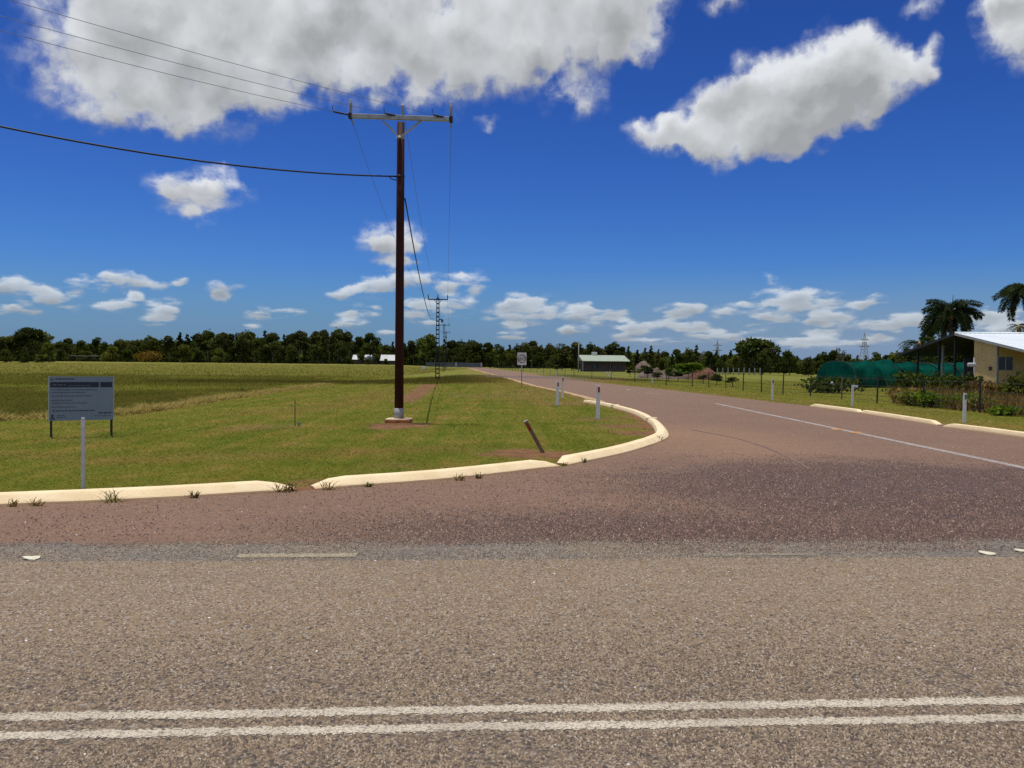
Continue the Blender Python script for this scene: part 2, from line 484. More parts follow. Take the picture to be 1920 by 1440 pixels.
def seal(name, kind):
    """sprayed stone seal: chips of stone bedded in dark binder"""
    m, k, bs, _ = new_mat(name)
    pos = geopos(k)
    s = k.n('ShaderNodeSeparateXYZ')
    k.put(s.inputs[0], pos)
    yr = k.m('SUBTRACT', s.outputs[1], k.m('MULTIPLY', s.outputs[0], .062))      # distance across the main road
    jig = k.vm('SCALE', k.vm('SUBTRACT', k.noise(pos, 120.0, 2.0)[1], (.5, .5, .5)), .006)
    pj = k.vm('ADD', pos, jig)
    v = k.n('ShaderNodeTexVoronoi', feature='F1')
    k.put(v.inputs['Vector'], pj)
    v.inputs['Scale'].default_value = 82.0
    v2 = k.n('ShaderNodeTexVoronoi', feature='F1')
    k.put(v2.inputs['Vector'], pj)
    v2.inputs['Scale'].default_value = 37.0
    cs = k.n('ShaderNodeSeparateColor')
    k.put(cs.inputs[0], v.outputs['Color'])
    r1, r2 = cs.outputs[0], cs.outputs[1]
    big = k.noise(pos, .45, 5.0, .6)[0]
    mid = k.noise(k.mapping(pos, rot=(0, 0, -.062), scale=(.55, 3.2, 1)), 1.0, 5.0, .65)[0]
    fin = k.noise(pos, 9.0, 4.0, .7)[0]
    clump = k.noise(pos, 26.0, 3.0, .6)[0]
    if kind == 'main':
        stone = k.mix(r1, (.215, .150, .086), (.312, .226, .137))
        stone = k.mix(k.ramp(r2, .80, .97), stone, (.40, .36, .31))
        stone = k.mix(k.ramp(r2, .22, .05), stone, (.17, .12, .09))
        y01 = k.ramp(yr, 2.0, 8.0, False)
        wear = k.curve(y01, [(.0, .54), (.24, .50), (.29, .38), (.36, .46), (.43, .24), (.56, .08), (.74, .06), (.79, .12)])
        grey = k.curve(y01, [(.0, .55), (.26, .5), (.32, .2), (.40, .22), (.52, .0), (.76, .0), (.79, .1)])
        stone = k.mix(grey, stone, k.mix(r1, (.185, .136, .094), (.335, .260, .185)))
    elif kind == 'strip':
        stone = k.mix(r1, (.17, .145, .115), (.31, .265, .215))
        stone = k.mix(k.ramp(k.noise(pos, .8, 3.0)[0], .4, .65), stone, k.mix(r1, (.20, .16, .115), (.33, .265, .19)))
        wear = k.m('MULTIPLY_ADD', k.ramp(yr, 7.45, 6.8), .18, .34)
    else:
        stone = k.mix(r1, (.190, .108, .064), (.278, .166, .102))
        stone = k.mix(k.ramp(r2, .88, .98), stone, (.30, .24, .20))
        # dark coarse patch in the mouth of the junction, sandy dust round the kerb nose
        d1 = k.vm('MULTIPLY', k.vm('SUBTRACT', pos, (5.6, 11.0, 0)), (.22, .26, 0))
        ln = k.n('ShaderNodeVectorMath', operation='LENGTH')
        k.put(ln.inputs[0], d1)
        isoN = k.noise(pos, .9, 6.0, .7)[0]
        patch = k.ramp(k.m('ADD', ln.outputs[1], k.m('MULTIPLY', k.m('SUBTRACT', isoN, .5), 1.2)), 1.15, .45)
        edge = k.m('MULTIPLY', k.ramp(yr, 9.6, 8.0), k.ramp(s.outputs[0], -3.5, 1.2))
        patch = k.m('MAXIMUM', patch, k.m('MULTIPLY', edge, .8))
        wear = k.m('MULTIPLY_ADD', patch, .66, .12)
        stone = k.mix(k.m('MULTIPLY', patch, .75), stone, k.mix(r1, (.125, .070, .052), (.262, .158, .120)))
        d2 = k.vm('MULTIPLY', k.vm('SUBTRACT', pos, (4.3, 18.0, 0)), (.34, .17, 0))
        ln2 = k.n('ShaderNodeVectorMath', operation='LENGTH')
        k.put(ln2.inputs[0], d2)
        dust = k.ramp(k.m('ADD', ln2.outputs[1], k.m('MULTIPLY', k.m('SUBTRACT', isoN, .5), .9)), 1.1, .25)
        stone = k.mix(k.m('MULTIPLY', dust, .6), stone, (.33, .195, .110))
        far = k.ramp(s.outputs[1], 18.0, 60.0)
        stone = k.mix(k.m('MULTIPLY', far, .5), stone, (.262, .168, .112))
    # colour drift
    stone = k.mix(1.0, stone, k.mix(big, (.88, .86, .85), (1.12, 1.13, 1.14)), 'MULTIPLY')
    stone = k.mix(1.0, stone, k.mix(mid, (.86, .86, .86), (1.14, 1.14, 1.14)), 'MULTIPLY')
    cs2 = k.n('ShaderNodeSeparateColor')
    k.put(cs2.inputs[0], v2.outputs['Color'])
    loc = k.m('ADD', k.m('MULTIPLY', clump, .5), k.m('MULTIPLY', fin, .5))       # where the stone has been stripped
    thr = k.m('MULTIPLY', wear, k.m('MULTIPLY_ADD', k.ramp(loc, .36, .62), 1.25, .12))
    h1 = k.m('MULTIPLY', k.ramp(k.m('SUBTRACT', k.m('MULTIPLY', thr, .78), r2), -.06, .04), k.ramp(v.outputs['Distance'], .62, .40))
    h2 = k.m('MULTIPLY', k.ramp(k.m('SUBTRACT', k.m('MULTIPLY', thr, .50 if kind != 'side' else .80), cs2.outputs[0]), -.05, .04), k.ramp(v2.outputs['Distance'], .60, .42))
    gap = k.m('MULTIPLY', k.ramp(v.outputs['Distance'], .42, .66), k.m('MULTIPLY_ADD', wear, .55, .28))
    if kind == 'side':
        bl = k.ramp(k.noise(pos, 17.0, 6.0, .82)[0], .52, .60)
        h2 = k.m('MAXIMUM', h2, k.m('MULTIPLY', k.m('MULTIPLY', bl, patch), k.m('MULTIPLY_ADD', r1, .5, .5)))
        bl2 = k.ramp(k.noise(k.vm('ADD', pos, (7.3, 1.9, 0)), 19.0, 6.0, .82)[0], .56, .64)
        stone = k.mix(k.m('MULTIPLY', bl2, k.m('MULTIPLY', patch, .7)), stone, (.36, .24, .205))
    f = k.m('MAXIMUM', gap, k.m('MULTIPLY', k.m('MAXIMUM', h1, h2), .88))
    colr = k.mix(f, stone, (.040, .030, .029) if kind == 'side' else (.045, .039, .036))
    k.put(bs.inputs['Base Color'], colr)
    bs.inputs['Roughness'].default_value = .85
    bs.inputs['Specular IOR Level'].default_value = .25
    if kind == 'strip':
        inn = k.m('SUBTRACT', k.m('MULTIPLY_ADD', s.outputs[0], .068, 7.50), s.outputs[1])
        wob = k.m('ADD', k.m('MULTIPLY', k.m('SUBTRACT', k.noise(pos, 1.1, 5.0, .7)[0], .5), .55), k.m('MULTIPLY', k.m('SUBTRACT', r1, .5), .22))
        k.put(bs.inputs['Alpha'], k.ramp(k.m('ADD', inn, wob), .06, .20))
    hgt = k.m('SUBTRACT', 1.0, k.m('ADD', k.m('MULTIPLY', v.outputs['Distance'], .8), f))
    bump(k, bs, hgt, .5, .006)
    return m


M['seal_main'] = seal('main_road_seal', 'main')
M['seal_strip'] = seal('grey_strip_seal', 'strip')
M['seal_side'] = seal('red_seal', 'side')


def paint(name, c, wear=.35):
    """worn road paint: covers the stone tops, thins out towards its ragged edges"""
    m, k, bs, out = new_mat(name)
    pos = geopos(k)
    v = k.n('ShaderNodeTexVoronoi', feature='F1')
    k.put(v.inputs['Vector'], pos)
    v.inputs['Scale'].default_value = 82.0
    cs = k.n('ShaderNodeSeparateColor')
    k.put(cs.inputs[0], v.outputs['Color'])
    uv = k.n('ShaderNodeSeparateXYZ')
    k.put(uv.inputs[0], k.n('ShaderNodeUVMap', uv_map='UVMap').outputs[0])
    edge = k.m('SUBTRACT', 1.0, k.m('ABSOLUTE', uv.outputs[1]))
    n = k.noise(pos, 7.0, 6.0, .7)[0]
    n2 = k.noise(pos, 45.0, 3.0, .6)[0]
    body = k.ramp(k.m('ADD', k.m('MULTIPLY', edge, 2.2), k.m('ADD', k.m('MULTIPLY', k.m('SUBTRACT', cs.outputs[0], .5), .9), k.m('MULTIPLY', k.m('SUBTRACT', n2, .5), 1.4))), .55, .95)
    lost = k.m('MULTIPLY', k.ramp(k.m('ADD', k.m('MULTIPLY', n, .6), k.m('MULTIPLY', cs.outputs[1], .4)), .80 - wear * .5, .88 - wear * .5), .85)
    gap = k.m('MULTIPLY', k.ramp(v.outputs['Distance'], .48, .72), .45)
    fade = k.ramp(k.noise(pos, 1.6, 4.0, .6)[0], .30, .62)
    body = k.m('MULTIPLY', body, k.m('MULTIPLY_ADD', fade, .28, .72))
    a_ = k.m('MULTIPLY', body, k.m('MULTIPLY', k.m('SUBTRACT', 1.0, lost), k.m('SUBTRACT', 1.0, gap)))
    c2 = tuple(x * .78 for x in c)
    k.put(bs.inputs['Base Color'], k.mix(k.ramp(n2, .3, .7), c, c2))
    bs.inputs['Roughness'].default_value = .75
    bump(k, bs, k.m('SUBTRACT', 1.0, v.outputs['Distance']), .45, .006)
    k.put(bs.inputs['Alpha'], a_)
    return m


M['line_white'] = paint('white_road_paint', (.63, .55, .42), .26)
M['line_yellow'] = paint('yellowed_road_paint', (.44, .37, .23), .35)
M['line_faint'] = paint('worn_road_paint', (.36, .30, .20), .62)
M['line_grey'] = paint('greyish_road_paint', (.50, .44, .40), .38)
M['marker_orange'] = plain('orange_marker', (.55, .27, .08), .6)


# ------------------------------------------------------------------ object helpers
def np_mesh(name, verts, faces, mat, smooth=False):
    verts = np.asarray(verts, np.float32)
    faces = np.asarray(faces, np.int32)
    me = bpy.data.meshes.new(name)
    nf, kk = faces.shape
    me.vertices.add(len(verts))
    me.vertices.foreach_set('co', verts.ravel())
    me.loops.add(nf * kk)
    me.loops.foreach_set('vertex_index', faces.ravel())
    me.polygons.add(nf)
    me.polygons.foreach_set('loop_start', np.arange(0, nf * kk, kk, dtype=np.int32))
    me.polygons.foreach_set('loop_total', np.full(nf, kk, np.int32))
    if smooth:
        me.polygons.foreach_set('use_smooth', np.ones(nf, bool))
    me.update(calc_edges=True)
    me.materials.append(mat)
    return me


class MB:
    """collects shapes for one mesh"""
    def __init__(s):
        s.v, s.f = [], []

    def add(s, vs, fs):
        o = len(s.v)
        s.v += [tuple(x) for x in vs]
        s.f += [tuple(i + o for i in f) for f in fs]
        return s

    def box(s, c, size, rz=0.0, mat=None):
        hx, hy, hz = (x / 2 for x in size)
        R = mat or Matrix.Rotation(rz, 3, 'Z')
        c = Vector(c)
        vs = [c + R @ Vector((sx * hx, sy * hy, sz * hz)) for sz in (-1, 1) for sy in (-1, 1) for sx in (-1, 1)]
        return s.add(vs, [(0, 2, 3, 1), (4, 5, 7, 6), (0, 1, 5, 4), (2, 6, 7, 3), (0, 4, 6, 2), (1, 3, 7, 5)])

    def bar(s, a, b, w_, h_):
        a, b = Vector(a), Vector(b)
        d = b - a
        q = d.to_track_quat('X', 'Z').to_matrix()
        return s.box((a + b) / 2, (d.length, w_, h_), mat=q)

    def tube(s, pts, r, n=8, caps=True):
        pts = [Vector(p) for p in pts]
        rs = r if hasattr(r, '__len__') else [r] * len(pts)
        rings = []
        for i, p in enumerate(pts):
            d = (pts[min(i + 1, len(pts) - 1)] - pts[max(i - 1, 0)]).normalized()
            q = d.to_track_quat('Z', 'Y').to_matrix()
            rings.append([p + q @ Vector((math.cos(2 * PI * j / n) * rs[i], math.sin(2 * PI * j / n) * rs[i], 0)) for j in range(n)])
        vs = [x for rg in rings for x in rg]
        fs = []
        for i in range(len(pts) - 1):
            for j in range(n):
                a, b = i * n + j, i * n + (j + 1) % n
                fs.append((a, b, b + n, a + n))
        if caps:
            fs.append(tuple(range(n - 1, -1, -1)))
            fs.append(tuple((len(pts) - 1) * n + j for j in range(n)))
        return s.add(vs, fs)

    def lathe(s, base, prof, n=12):
        base = Vector(base)
        return s.tube([base + Vector((0, 0, z)) for _, z in prof], [r for r, _ in prof], n)

    def prism(s, poly, z0, z1):
        n = len(poly)
        vs = [(x, y, z0) for x, y in poly] + [(x, y, z1) for x, y in poly]
        fs = [tuple(range(n - 1, -1, -1)), tuple(range(n, 2 * n))] + [(i, (i + 1) % n, n + (i + 1) % n, n + i) for i in range(n)]
        return s.add(vs, fs)

    def mesh(s, name, mat, smooth=False, bevel=0.0):
        me = bpy.data.meshes.new(name)
        me.from_pydata(s.v, [], s.f)
        if bevel:
            bm = bmesh.new()
            bm.from_mesh(me)
            bmesh.ops.bevel(bm, geom=[e_ for e_ in bm.edges if len(e_.link_faces) == 2 and e_.calc_face_angle(0) > .6], offset=bevel, segments=2, affect='EDGES', profile=.5)
            bm.to_mesh(me)
            bm.free()
        if smooth:
            me.polygons.foreach_set('use_smooth', [True] * len(me.polygons))
        me.materials.append(mat)
        me.update()
        return me

    def build(s, name, mat, parent=None, smooth=False, bevel=0.0):
        return link(name, s.mesh(name, mat, smooth, bevel), parent)


def link(name, me, parent=None):
    o = bpy.data.objects.new(name, me)
    COL.objects.link(o)
    if parent is not None:
        o.parent = parent
    return o


def tag(o, label, cat, group=None, kind=None):
    if label:
        o['label'] = label
    if cat:
        o['category'] = cat
    if group:
        o['group'] = group
    if kind:
        o['kind'] = kind
    return o


def thing(name, label, cat, loc=(0, 0, 0), rz=0.0, group=None):
    o = bpy.data.objects.new(name, None)
    COL.objects.link(o)
    o.empty_display_size = .2
    o.location = loc
    o.rotation_euler = (0, 0, rz)
    return tag(o, label, cat, group)


def copy_tree(o, parent=None):
    c = o.copy()
    COL.objects.link(c)
    if parent is not None:
        c.parent = parent
    for ch in list(o.children):
        copy_tree(ch, c)
    return c


ORD = ['first', 'second', 'third', 'fourth', 'fifth', 'sixth', 'seventh', 'eighth', 'ninth', 'tenth', 'eleventh', 'twelfth', 'thirteenth', 'fourteenth', 'fifteenth', 'sixteenth',
       'seventeenth', 'eighteenth', 'nineteenth', 'twentieth', 'twenty-first', 'twenty-second', 'twenty-third', 'twenty-fourth', 'twenty-fifth']


# ------------------------------------------------------------------ layout lines (metres)
KERB = [(-22, 4.6), (-9.0, 7.95), (-5.55, 8.97), (-4.03, 9.55), (-2.63, 10.24), (-2.45, 10.34), (-.87, 11.37), (.8, 12.98), (.9, 13.1),
        (2.05, 14.95), (2.95, 16.85), (3.45, 18.25), (3.72, 19.65), (4.02, 22.0), (4.22, 25.0), (4.25, 28.0), (3.95, 31.8), (3.3, 35.5)]   # road-side foot of the kerb
LEFT = [(4.2, 36.4), (3.2, 50.7), (1.86, 62.85), (-.12, 92.0), (-3.88, 142.9), (-19.6, 366.0)]
RIGHT = [(-13.6, 379.0), (1.6, 167.4), (4.8, 102.3), (7.0, 83.0), (9.0, 65.5), (10.4, 53.9), (11.3, 43.0), (11.75, 38.0), (12.3, 33.8), (12.5, 29.4), (12.35, 24.0), (12.13, 19.6),
         (12.2, 16.0), (13.2, 12.8), (16.0, 10.8), (24.0, 9.6), (60.0, 11.4)]
FENCE = [(-9.0, 330), (2.5, 180), (8.2, 110), (12.37, 66.5), (13.78, 63.3), (14.4, 60.6), (14.86, 57.6), (15.15, 54.3), (15.35, 51.0), (15.6, 47.7), (16.0, 44.4), (16.2, 40.7), (16.4, 37.2), (16.7, 33.6), (16.9, 29.9), (16.75, 26.6)]


def vnoise(x, y, sc, seed):
    r = np.random.default_rng(seed)
    tab = r.random((64, 64))
    x, y = np.asarray(x) * sc + 1000, np.asarray(y) * sc + 1000
    xi, yi = np.floor(x).astype(int), np.floor(y).astype(int)
    fx, fy = x - xi, y - yi
    fx, fy = fx * fx * (3 - 2 * fx), fy * fy * (3 - 2 * fy)
    g_ = lambda i, j: tab[i % 64, j % 64]
    return (g_(xi, yi) * (1 - fx) + g_(xi + 1, yi) * fx) * (1 - fy) + (g_(xi, yi + 1) * (1 - fx) + g_(xi + 1, yi + 1) * fx) * fy


def sstep(a, b, v):
    t = np.clip((v - a) / (b - a), 0, 1)
    return t * t * (3 - 2 * t)


def dist_line(x, y, pts):
    best = np.full(np.shape(x), 1e9)
    for (x0, y0), (x1, y1) in zip(pts[:-1], pts[1:]):
        dx, dy = x1 - x0, y1 - y0
        t = np.clip(((x - x0) * dx + (y - y0) * dy) / (dx * dx + dy * dy), 0, 1)
        best = np.minimum(best, np.hypot(x - x0 - t * dx, y - y0 - t * dy))
    return best


def inside(x, y, poly):
    r = np.zeros(np.shape(x), bool)
    n = len(poly)
    for i in range(n):
        (x0, y0), (x1, y1) = poly[i], poly[(i + 1) % n]
        if y0 == y1:
            continue
        c_ = ((y0 > y) != (y1 > y)) & (x < (x1 - x0) * (y - y0) / (y1 - y0) + x0)
        r ^= c_
    return r


def gz(x, y):
    """land height: flat, the paddock on the left swells a little far away"""
    d = np.hypot(x, y)
    a = np.arctan2(-np.asarray(x), np.maximum(y, 1e-3))
    return .95 * sstep(140, 400, d) * sstep(.07, .17, a) * (np.asarray(y) > 0)


def gpts(*pp):
    return [tuple(G(*p)[:2]) for p in pp]


WINDROW = gpts((-160, 800), (0, 788), (230, 777), (360, 758), (480, 740), (615, 721))
RED_TRACK = gpts((755, 753), (790, 733), (806, 721))
STRAW_1 = gpts((470, 775), (600, 768), (690, 745), (760, 728))
STRAW_2 = gpts((-60, 850), (240, 862), (560, 852), (850, 842))
SHADOW_BAND_L = gpts((380, 716), (600, 717.5), (730, 717.5), (830, 716), (880, 711), (925, 704))  # course of the shadow band that is painted into the grass
SHADOW_BAND_R = gpts((1040, 703), (1120, 709), (1200, 714))
SPOTS = [(*G(735, 799)[:2], 1.3, 1.1), (*G(470, 803)[:2], 1.5, .55), (*G(530, 800)[:2], .8, .5), (*G(975, 851)[:2], 1.0, .95), (*G(1035, 852)[:2], .7, 1.0), (*G(1121, 787)[:2], 1.2, .6),
         (*G(1048, 757)[:2], 1.6, .6), (*G(1175, 800)[:2], 1.2, .75), (*G(1200, 812)[:2], 1.0, .9), (*G(1180, 782)[:2], 1.2, .6), (*G(150, 826)[:2], .9, .45), (*G(740, 872)[:2], .8, .5), (*G(950, 742)[:2], 5., .5),
         (*G(1010, 735)[:2], 5, .45), (*G(1125, 713)[:2], 5.0, .9), (*G(1740, 770)[:2], 1.5, .5), (*G(575, 905)[:2], .5, .8)]


def patches(x, y):
    """(bare soil, straw, dark: long grass and painted shadow band) at ground points"""
    x, y = np.asarray(x, float), np.asarray(y, float)
    n = vnoise(x, y, 1.3, 3) * .6 + vnoise(x, y, 4.1, 4) * .4
    nl = vnoise(x, y, .22, 5)
    dk = dist_line(x, y, KERB)
    soil = sstep(.95, .25, dk + (n - .5) * .7) * (.35 + .65 * sstep(.35, .6, nl))
    dl = dist_line(x, y, [KERB[-1]] + LEFT)
    soil = np.maximum(soil, sstep(1.3, .3, dl + (n - .5) * .8) * .9)
    dr = dist_line(x, y, RIGHT[:-4])
    soil = np.maximum(soil, sstep(.7, .1, dr + (n - .5) * .5) * .55)
    for sx, sy, r, a in SPOTS:
        soil = np.maximum(soil, a * sstep(1.0, .35, np.hypot((x - sx), (y - sy) * .8) / r + (n - .5) * .7))
    soil = np.maximum(soil, .85 * sstep(.9, .4, dist_line(x, y, RED_TRACK) + (n - .5) * .5))
    straw = sstep(.7, .2, dist_line(x, y, WINDROW) + (n - .5) * .5) * .9
    straw = np.maximum(straw, .6 * sstep(1.2, .3, dist_line(x, y, STRAW_1) + (n - .5)))
    straw = np.maximum(straw, .45 * sstep(.9, .2, dist_line(x, y, STRAW_2) + (n - .5)))
    straw = np.maximum(straw, .5 * sstep(6., 1., dl + (n - .5) * 3) * (y > 30))
    straw = np.maximum(straw, .35 * sstep(4.5, 1., dr + (n - .5) * 2))
    # rough uncut paddock beyond the windrow
    wx = np.interp(y, [p[1] for p in WINDROW], [p[0] for p in WINDROW])
    pad = (x < wx) & (y > 20)
    dark = np.where(pad, .75 * sstep(50, 40, y + (nl - .5) * 14) * sstep(.1, .5, n + .15), 0)
    dark = np.where((x < -13 - .05 * y) & (y > 52) & (y < 95), np.maximum(dark, .6 * sstep(.2, .6, nl + .2)), dark)
    straw = np.where(pad & (y > 95), np.maximum(straw, .30 * nl), straw)
    dd = dist_line(x, y, SHADOW_BAND_L)
    dark = np.maximum(dark, 1.0 * sstep(7.5, 3., dd + (n - .5) * 3))  # shadow over the field, put into the grass colour and height
    dark = np.maximum(dark, .8 * sstep(5, 2., dist_line(x, y, SHADOW_BAND_R) + (n - .5) * 2))
    straw = np.where(soil > .6, straw * .4, straw)
    sand = sstep(.75, .25, dist_line(x, y, LEFT) + (n - .5) * .4)
    straw = np.maximum(straw, sand)
    soil = np.maximum(soil, sand)
    return np.stack([soil, straw, dark], -1)


# ------------------------------------------------------------------ setting: ground, roads, markings
def build_ground():
    ang = np.concatenate([np.linspace(-PI, -.74, 40, endpoint=False), np.linspace(-.74, .74, 420), np.linspace(.74, PI, 40)[1:-1]])
    rad = np.concatenate([[.4], np.geomspace(2.0, 9.0, 14, endpoint=False), np.geomspace(9.0, 130.0, 330, endpoint=False), np.geomspace(130, 9000, 60)])
    A, Rr = np.meshgrid(ang, rad, indexing='ij')
    X, Y = np.sin(A) * Rr, np.cos(A) * Rr
    Z = gz(X, Y)
    na, nr = X.shape
    idx = np.arange(na * nr).reshape(na, nr)
    q = np.stack([idx[:-1, :-1], idx[:-1, 1:], idx[1:, 1:], idx[1:, :-1]], -1).reshape(-1, 4)
    wrap = np.stack([idx[-1, :-1], idx[-1, 1:], idx[0, 1:], idx[0, :-1]], -1).reshape(-1, 4)
    q = np.concatenate([q, wrap])[:, ::-1]
    v = np.stack([X, Y, Z], -1).reshape(-1, 3)
    me = np_mesh('ground', v, q, M['ground'], True)
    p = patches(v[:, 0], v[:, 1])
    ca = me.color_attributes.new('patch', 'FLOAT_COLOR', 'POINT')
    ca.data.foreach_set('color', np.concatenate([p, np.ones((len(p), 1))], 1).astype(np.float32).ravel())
    o = link('ground', me)
    tag(o, 'flat grassy ground with bare red earth patches', None, kind='structure')


build_ground()


def sheet(name, poly, z, mat, label=None):
    bm = bmesh.new()
    vs = [bm.verts.new((x, y, z)) for x, y in poly]
    f = bm.faces.new(vs)
    bmesh.ops.triangulate(bm, faces=[f], ngon_method='EAR_CLIP')
    for f in bm.faces:
        if f.normal.z < 0:
            f.normal_flip()
    me = bpy.data.meshes.new(name)
    bm.to_mesh(me)
    bm.free()
    me.materials.append(mat)
    o = link(name, me)
    tag(o, label, None, kind='structure')
    return o


def ragged(p0, p1, n, amp, seed):
    r = random.Random(seed)
    a, off = [], 0
    for i in range(n + 1):
        t = i / n
        off = off * .6 + r.uniform(-amp, amp)
        a.append((p0[0] + (p1[0] - p0[0]) * t, p0[1] + (p1[1] - p0[1]) * t + off))
    return a


def smooth_line(pts, step):
    """Catmull-Rom through the survey points"""
    P = [Vector((*p, 0)) if len(p) == 2 else Vector(p) for p in pts]
    P = [2 * P[0] - P[1]] + P + [2 * P[-1] - P[-2]]
    out = []
    for i in range(1, len(P) - 2):
        n = max(1, int((P[i + 1] - P[i]).length / step))
        for j in range(n):
            t = j / n
            a, b, c_, d = P[i - 1], P[i], P[i + 1], P[i + 2]
            out.append(.5 * ((2 * b) + (c_ - a) * t + (2 * a - 5 * b + 4 * c_ - d) * t * t + (3 * b - a - 3 * c_ + d) * t ** 3))
    out.append(P[-2])
    return out


SE = lambda x: 6.71 + .062 * x                 # edge of the main road's seal
SE2 = lambda x: 7.62 + .068 * x                 # edge of the grey strip


def band(name, near, far, z, mat, label):
    """a sheet between two lines that share their x stations"""
    v = [(*q, z) for pr in zip(near, far) for q in pr]
    o = MB().add(v, [(2 * i, 2 * i + 2, 2 * i + 3, 2 * i + 1) for i in range(len(near) - 1)]).build(name, mat)
    return tag(o, label, None, kind='structure')


main_edge = [(-150, SE(-150))] + ragged((-9, SE(-9)), (9, SE(9)), 300, .010, 1) + [(150, SE(150))]
band('main_road', [(x_, SE(x_) - 12) for x_, _ in main_edge], main_edge, .0125, M['seal_main'], 'grey brown stone sealed main road across the foreground')
strip_edge = [(-150, SE2(-150))] + ragged((-9, SE2(-9)), (9, SE2(9)), 300, .024, 2) + [(150, SE2(150))]
band('road_strip', [(x_, SE(x_) - .2) for x_, _ in strip_edge], strip_edge, .0075, M['seal_strip'], 'coarse grey strip of seal along the far edge of the main road')
lk = [(p.x, p.y) for p in smooth_line(KERB[1:], .8)]
ll = [(p.x, p.y) for p in smooth_line([(3.9, 36.2)] + LEFT, 6)]
rr = [(p.x, p.y) for p in smooth_line(RIGHT, 3)]
SIDE_POLY = [(-150, -1.0), KERB[0]] + lk + ll + rr + [(60, 10.2), (150, SE2(150) - .3)]
jr = random.Random(4)
lj = [(x + jr.uniform(-.05, .05), y) for x, y in ll]
rj = [(x + jr.uniform(-.05, .05), y) for x, y in rr]
ROADS = [(-150, -30), (150, -30), (150, 10.0), (60, 10.0), (24, 9.3), (12.2, 16.0), (3, 12), (-5.4, 8.7), (-22, 4.4), (-150, -6)]
SIDE_SHEET = [(-22, 3.0)] + [KERB[0]] + lk + lj + rj + [(60, 10.5), (60, SE2(60) - .7)] + [(9, SE2(9) - .7), (-9, SE2(-9) - .7)]
sheet('side_road', SIDE_SHEET, .004, M['seal_side'], 'reddish stone sealed side road curving away to the tree line')


def line_mark(name, p0, p1, w0, z, mat, label, n=60, amp=.006, seed=0):
    p0, p1 = Vector((*p0, 0)), Vector((*p1, 0))
    d = (p1 - p0).normalized()
    nn = Vector((-d.y, d.x, 0))
    r = random.Random(seed)
    v, uv = [], []
    o1 = 0
    for i in range(n + 1):
        q = p0.lerp(p1, i / n)
        o1 = o1 * .9 + r.uniform(-amp, amp) * .4
        for s_ in (-1, 1):
            v.append(q + nn * (w0 * .72 * s_ + o1) + Vector((0, 0, z)))
            uv.append((i / n, s_))
    me = bpy.data.meshes.new(name)
    me.from_pydata(v, [], [(2 * i, 2 * i + 2, 2 * i + 3, 2 * i + 1) for i in range(n)])
    lay = me.uv_layers.new(name='UVMap')
    for lp_ in me.loops:
        lay.data[lp_.index].uv = uv[lp_.vertex_index]
    me.materials.append(mat)
    bm = bmesh.new()
    bm.from_mesh(me)
    bmesh.ops.recalc_face_normals(bm, faces=bm.faces)
    for f in bm.faces:
        if f.normal.z < 0:
            f.normal_flip()
    bm.to_mesh(me)
    bm.free()
    tag(link(name, me), label, None, kind='structure')


dl_ = lambda x, b: (x, b + .0625 * x)
line_mark('road_marking', dl_(-9, 3.775), dl_(9, 3.775), .088, 0.0155, M['line_white'], 'far stripe of the double white line on the main road', 900, .006, 1)
line_mark('road_marking', dl_(-9, 3.59), dl_(9, 3.59), .080, 0.0155, M['line_white'], 'near stripe of the double white line on the main road', 900, .006, 2)
line_mark('road_marking', (-2.23, 6.745), (-1.27, 6.80), .135, 0.0135, M['line_yellow'], 'yellowed short dash on the edge of the main road', 60, .006, 3)
line_mark('road_marking', (1.62, 6.945), (2.60, 7.00), .085, 0.0135, M['line_faint'], 'nearly worn away dash on the edge of the main road', 60, .012, 4)
line_mark('road_marking', (8.28, 12.6), (8.72, 35.4), .19, .009, M['line_grey'], 'long greyish white centre line of the side road', 200, .012, 5)
for i, (a, b) in enumerate([((8.32, 46.4), (7.9, 48.9)), ((7.0, 66), (6.6, 69)), ((5.2, 86), (4.8, 89)), ((1.9, 124), (1.5, 128))]):
    line_mark('road_marking', a, b, .14, .009, M['line_grey'], ['short centre dash of the side road behind the long line', 'second centre dash along the side road beyond the guide posts',
              'third centre dash of the side road near the speed sign', 'farthest centre dash of the side road before the trees'][i], 20, .012, 20 + i)
# crack sealed with tar in the side road
crk = smooth_line(gpts((1295, 806), (1380, 822), (1450, 845), (1520, 880)), .4)
up, dn = [], []
for i, p in enumerate(crk):
    d_ = (crk[min(i + 1, len(crk) - 1)] - crk[max(i - 1, 0)]).normalized()
    nn_ = Vector((-d_.y, d_.x, 0))
    up.append(tuple((p + nn_ * random.uniform(.02, .06))[:2]))
    dn.append(tuple((p - nn_ * random.uniform(.02, .06))[:2]))
M['tar'] = plain('tar_seam', (.15, .088, .060), .9, 0, (.21, .125, .085), 5)
sv = [(*q, .0085) for pr in zip(dn, up) for q in pr]
tag(MB().add(sv, [(2 * i, 2 * i + 2, 2 * i + 3, 2 * i + 1) for i in range(len(dn) - 1)]).build('tar_seam', M['tar']), 'thin dark tar seam across the side road', None, kind='structure')
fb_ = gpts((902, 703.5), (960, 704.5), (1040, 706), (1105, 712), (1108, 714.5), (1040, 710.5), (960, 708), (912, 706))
M['painted_shadow'] = plain('shadow_dark_seal', (.125, .080, .060), .9, 0, (.165, .105, .078), .35, 0)  # the shadow band goes on over the road as a darker seal colour
sheet('road_shadow', fb_, .009, M['painted_shadow'], 'dark strip of shadow painted across the side road')

